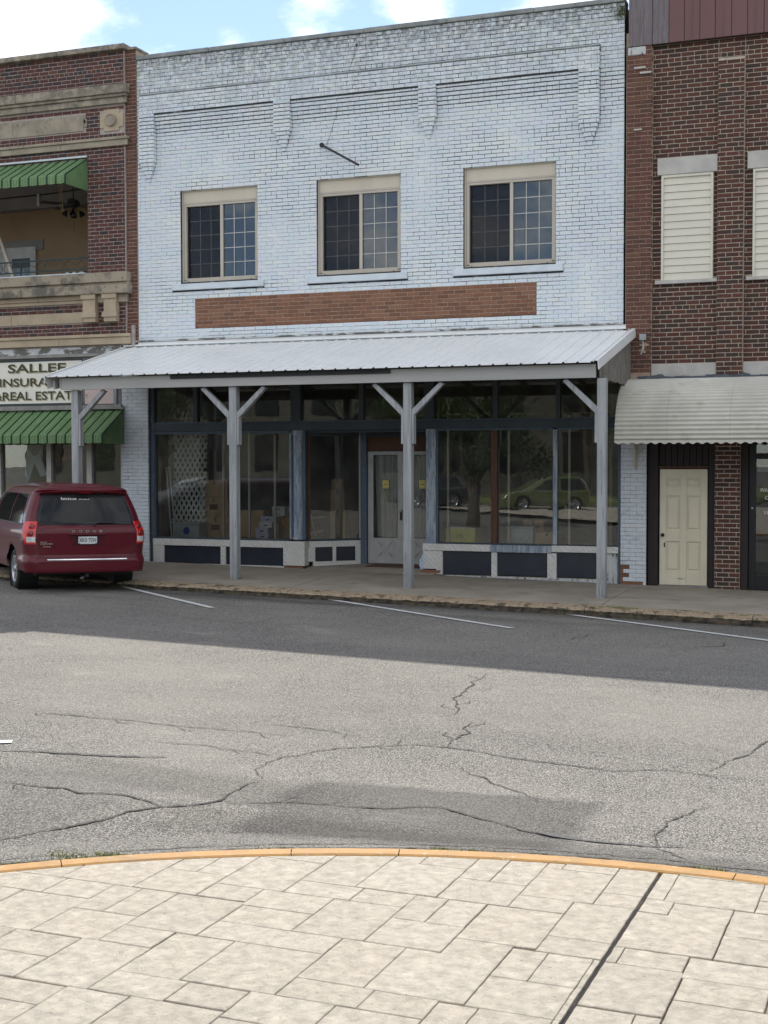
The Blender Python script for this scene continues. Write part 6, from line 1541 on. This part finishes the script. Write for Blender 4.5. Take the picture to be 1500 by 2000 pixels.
    for s_, x0, w in (('XK5', -.138, .125), ('T2W', .014, .125)): text('plate_text', s_, 0, 0, 0, w, .062, 'blue_label' if 0 else 'black', pt, bold=.01, M4=Matrix.Translation((x0, pr.y-.0232, .815)))
    MB().box(-.010, .010, pr.y-.0235, pr.y-.0226, .835, .865).build('plate_sticker', 'yellow_note', pt)
    MB().box(-.12, .12, pr.y-.0235, pr.y-.0226, .785, .797).build('dealer_strip', 'decal', pt)
    for ch_, x in zip('DODGE', (-.22, -.11, 0, .11, .22)): text('badge_letter', ch_, 0, 0, 0, .050, .034, 'chrome', root, bold=.02, M4=Matrix.Translation((x-.025, bd.P(.98, abs(x)/.78, 1).y-.012, .968)))
    for s_, x0, z0, w, h in (('GRAND', -.745, .812, .105, .016), ('CARAVAN', -.745, .778, .19, .026), ('Crew', -.70, .735, .12, .028)):
        text('badge_text', s_, 0, 0, 0, w, h, 'chrome', root, bold=.006, M4=Matrix.Translation((x0, bd.P(.78, .93, 1).y-.020, z0)) @ Matrix.Rotation(R(-5), 4, 'Z'))
    # wiper
    a_, c_ = bd.P(1.095, .02, 1, .03), bd.P(1.115, .56, 1, .03)
    MB().tube([bd.P(1.07, .16, 1, .02), bd.P(1.115, .22, 1, .03), bd.P(1.12, .62, 1, .022)], [.014, .010, .006], 5).build('rear_wiper', 'black_plastic', root)
    for i in range(9):
        x = -.36+i*.028; z = 1.475; q = bd.P(z, abs(x)/.7, 1, .012); h = (.045, .03, .035, .028, .036, .03, .026, .03, .03)[i]
        MB().box(x-.009, x+.009, q.y-.002, q.y, z, z+h).build('window_sticker', 'decal', root)
    for i in range(7):
        x = -.075+i*.025; z = 1.478; q = bd.P(z, abs(x)/.7, 1, .012); MB().box(x-.007, x+.007, q.y-.002, q.y, z, z+(.016, .02, .014)[i % 3]).build('window_sticker', 'decal', root)
    MB().box(-.03, .03, .04, .18, .255, .315).build('tow_hitch', 'black', root, bevel=.004)
    MB().tube([(-.05, .06, .26), (-.11, .05, .24), (-.06, .07, .22)], .008, 5).build('hitch_pin', 'steel', root)
    # side glass, pillars black between
    for sd in (-1, 1):
        def sg_(a, b_, y0, y1, y0t, y1t):
            z = 1.10+.46*b_; lo = bd.P(z, 2, sd).y; hi = bd.P(z, 3, sd).y
            ya, yb = y0+(y0t-y0)*b_, y1+(y1t-y1)*b_; y = ya+(yb-ya)*a; u = 2+(y-lo)/(hi-lo); return (max(u, 1.62), z)
        for (y0, y1, y0t, y1t) in ((.52, 1.50, .72, 1.48), (1.56, 2.62, 1.54, 2.58), (2.70, 3.82, 2.66, 3.20)):
            bd.patch(0, 1, 0, 1, sd, .004, 14, 8, lambda a, b_, q=(y0, y1, y0t, y1t): sg_(a, b_, *q)).build('side_window', 'car_glass', root, smooth=True)
        bd.patch(0, 1, 0, 1, sd, .012, 30, 1, lambda a, b_: (2.02+.72*a, 1.085+.014*b_)).build('window_moulding', 'black_plastic', root)
        MB().box(min(sd*.9, sd*1.10), max(sd*.9, sd*1.10), 3.62, 3.74, 1.08, 1.24).build('door_mirror', 'car_paint', root, bevel=.03)
    bd.patch(0, 1, 0, 1, 1, .006, 16, 8, lambda a, b_: (5-(2*a-1)*1.1 if a >= .5 else 5-abs(2*a-1)*1.1, 1.06+.56*b_)).build('windscreen', 'car_glass', root, smooth=True)
    return root
van = make_van()
VX, VY, VH, VS = -3.44, -4.70, R(137.1), 1.035
van.location = (VX, VY, road_z(VX, VY)-.004); van.rotation_euler = (0, R(0), VH-PI/2); van.scale = (VS, VS, VS)
van.rotation_euler = (R(.0), R(1.0), VH-PI/2)

# ================================================================== THE OTHER SIDE OF THE STREET (seen only as reflections in the shop windows)
def make_suv(col, label):
    m_ = mat('car paint '+label[:6], col, tuple(v*.9 for v in col), 3, .3, spec=.6); m_.node_tree.nodes['Principled BSDF'].inputs['Coat Weight'].default_value = 1
    root = thing('parked_car', label, 'car')
    bd = Body(half=[(.25, .82), (.45, .90), (.9, .90), (1.0, .87), (1.5, .68), (1.58, .60)], rear=[(.25, .1), (.4, .0), (.9, .05), (1.0, .12), (1.5, .42), (1.58, .6)], front=[(.25, 4.3), (.6, 4.4), (.85, 4.2), (.98, 3.4), (1.05, 3.2), (1.5, 2.4), (1.58, 2.2)],
              cr=[(.2, .22), (1.6, .15)], cf=[(.2, .4), (1.6, .3)])
    bd.mesh(frange((.25, .45, 4), (.45, .98, 10), (.98, 1.58, 10)), [(.85, .34), (3.45, .34)], .39).build('body', m_, root, smooth=True)
    for wy in (.85, 3.45):
        for sd in (-1, 1): wheel(root, sd*.86, wy, .34, .2, sd, spokes=6)
    for sd in (-1, 1):
        for (y0, y1, y0t, y1t) in ((.35, 1.5, .6, 1.45), (1.58, 2.95, 1.53, 2.35)):
            def f_(a, b_, q=(y0, y1, y0t, y1t)):
                z = 1.0+.46*b_; lo = bd.P(z, 2, sd).y; hi = bd.P(z, 3, sd).y; ya, yb = q[0]+(q[2]-q[0])*b_, q[1]+(q[3]-q[1])*b_; return (max(1.7, min(3, 2+((ya+(yb-ya)*a)-lo)/(hi-lo))), z)
            bd.patch(0, 1, 0, 1, sd, .005, 10, 6, f_).build('side_window', 'car_glass', root, smooth=True)
        bd.patch(0, 1, 0, 1, sd, .01, 6, 4, lambda a, b_: (1.2+.6*a, .8+.15*b_)).build('tail_lamp', 'tail_red', root)
    bd.patch(0, 1, 0, 1, 1, .005, 14, 6, lambda a, b_: ((2*a-1)*1.0, 1.02+.42*b_)).build('rear_window', 'car_glass', root, smooth=True)
    MB().box(-.7, .7, .3, 4.1, .25, .3).build('underbody', 'black_plastic', root)
    return root
for col, lab, x, y, rz in (((.11, .135, .03), 'lime green hatchback parked across the street, mirrored in the right shop window', -4.2, -36.5, R(50)), ((.02, .022, .025), 'black hatchback parked across the street beside the lime green one', -10.5, -38.5, R(50)), ((.35, .36, .37), 'silver hatchback parked across the street further along', -16.5, -26.5, R(60))):
    c_ = make_suv(col, lab); c_.location = (x, y, road_z(x, y)); c_.rotation_euler = (0, 0, rz)
cb_ = thing('reflection_block', 'dark block added out of view to darken the reflection in the doorway side window', 'building', (40, -20, 0))  # unseen block added so the angled pane mirrors something darker than sky
MB().box(30, 55, -45, -3, -.5, 9).build('wall', 'brown_board', cb_)
for i in range(8):
    for j in range(2): MB().box(29.9, 29.99, -43+i*5.1, -41+i*5.1, 1+j*4, 3.4+j*4).build('window', 'car_glass', cb_)
g = MB(); g.box(-60, 2.5, -90, -46, -.12, .02); g.build('courthouse_lawn', 'grass', kind='structure')
ct = thing('courthouse', 'large plain courthouse block across the lawn, seen only as a reflection', 'building', (-25, -60, 0))
MB().box(-48, -6, -75, -56, 0, 12).build('wall', 'far_wall', ct); MB().box(-49, -5, -76, -55, 12, 13).build('cornice', 'far_wall', ct)
for i in range(10):
    for j in range(3): MB().box(-46.5+i*4.1, -44.9+i*4.1, -56.0, -55.9, 1.5+j*3.6, 3.9+j*3.6).build('window', 'car_glass', ct)
def tree(label, x, y, h, sp, n=3200):
    n = int(n*1.6)
    t = thing('tree', label, 'tree', (x, y, 0), 'trees on the courthouse lawn'); rnd = random.Random(int(x*7+y))
    MB().tube([(x, y, -.1), (x+.1, y, h*.25), (x-.05, y+.1, h*.55)], [.26, .2, .12], 9).build('trunk', 'bark', t)
    for k in range(6):
        a = k*1.05; MB().tube([(x, y, h*(.25+.04*k)), (x+math.cos(a)*sp*.5, y+math.sin(a)*sp*.5, h*(.5+.05*k))], [.09, .03], 5).build('limb', 'bark', t)
    g = MB(); cl_ = [(Vector((rnd.gauss(0, sp*.42), rnd.gauss(0, sp*.42), h*.62+rnd.gauss(0, h*.15))), rnd.uniform(.5, 1.1)*sp*.33) for _ in range(26)]
    for i in range(n):
        c, r_ = rnd.choice(cl_); p = c+Vector((rnd.gauss(0, 1), rnd.gauss(0, 1), rnd.gauss(0, .8))).normalized()*r_*rnd.random()**.4+Vector((x, y, 0))
        d = Vector((rnd.gauss(0, 1), rnd.gauss(0, 1), rnd.gauss(0, 1))).normalized(); s_ = d.orthogonal().normalized(); L_ = .13
        g.quad(p-s_*.06, p+d*L_*.5-s_*.0+s_*.07, p+d*L_, p+d*L_*.5-s_*.07)
    g.build('crown', 'leaf', t)
tree('small leafy street tree at the edge of the road, nearest to the camera', -4.6, -20.6, 5.2, 2.3, 3600)
tree('broad leafy tree on the lawn in front of the courthouse windows', -13, -36, 8.5, 4.0, 5200)
tree('leafy tree at the far left end of the courthouse lawn', -24, -33, 8, 3.8, 3600)
tree('tall leafy tree on the lawn close to the courthouse wall', -7, -50, 10, 4.5, 3600)
tree('wide leafy tree at the right end of the courthouse lawn', .5, -48, 10, 4.6, 3600)
tree('dense leafy tree in the middle of the courthouse lawn', -15, -50, 10.5, 5.0, 3600)
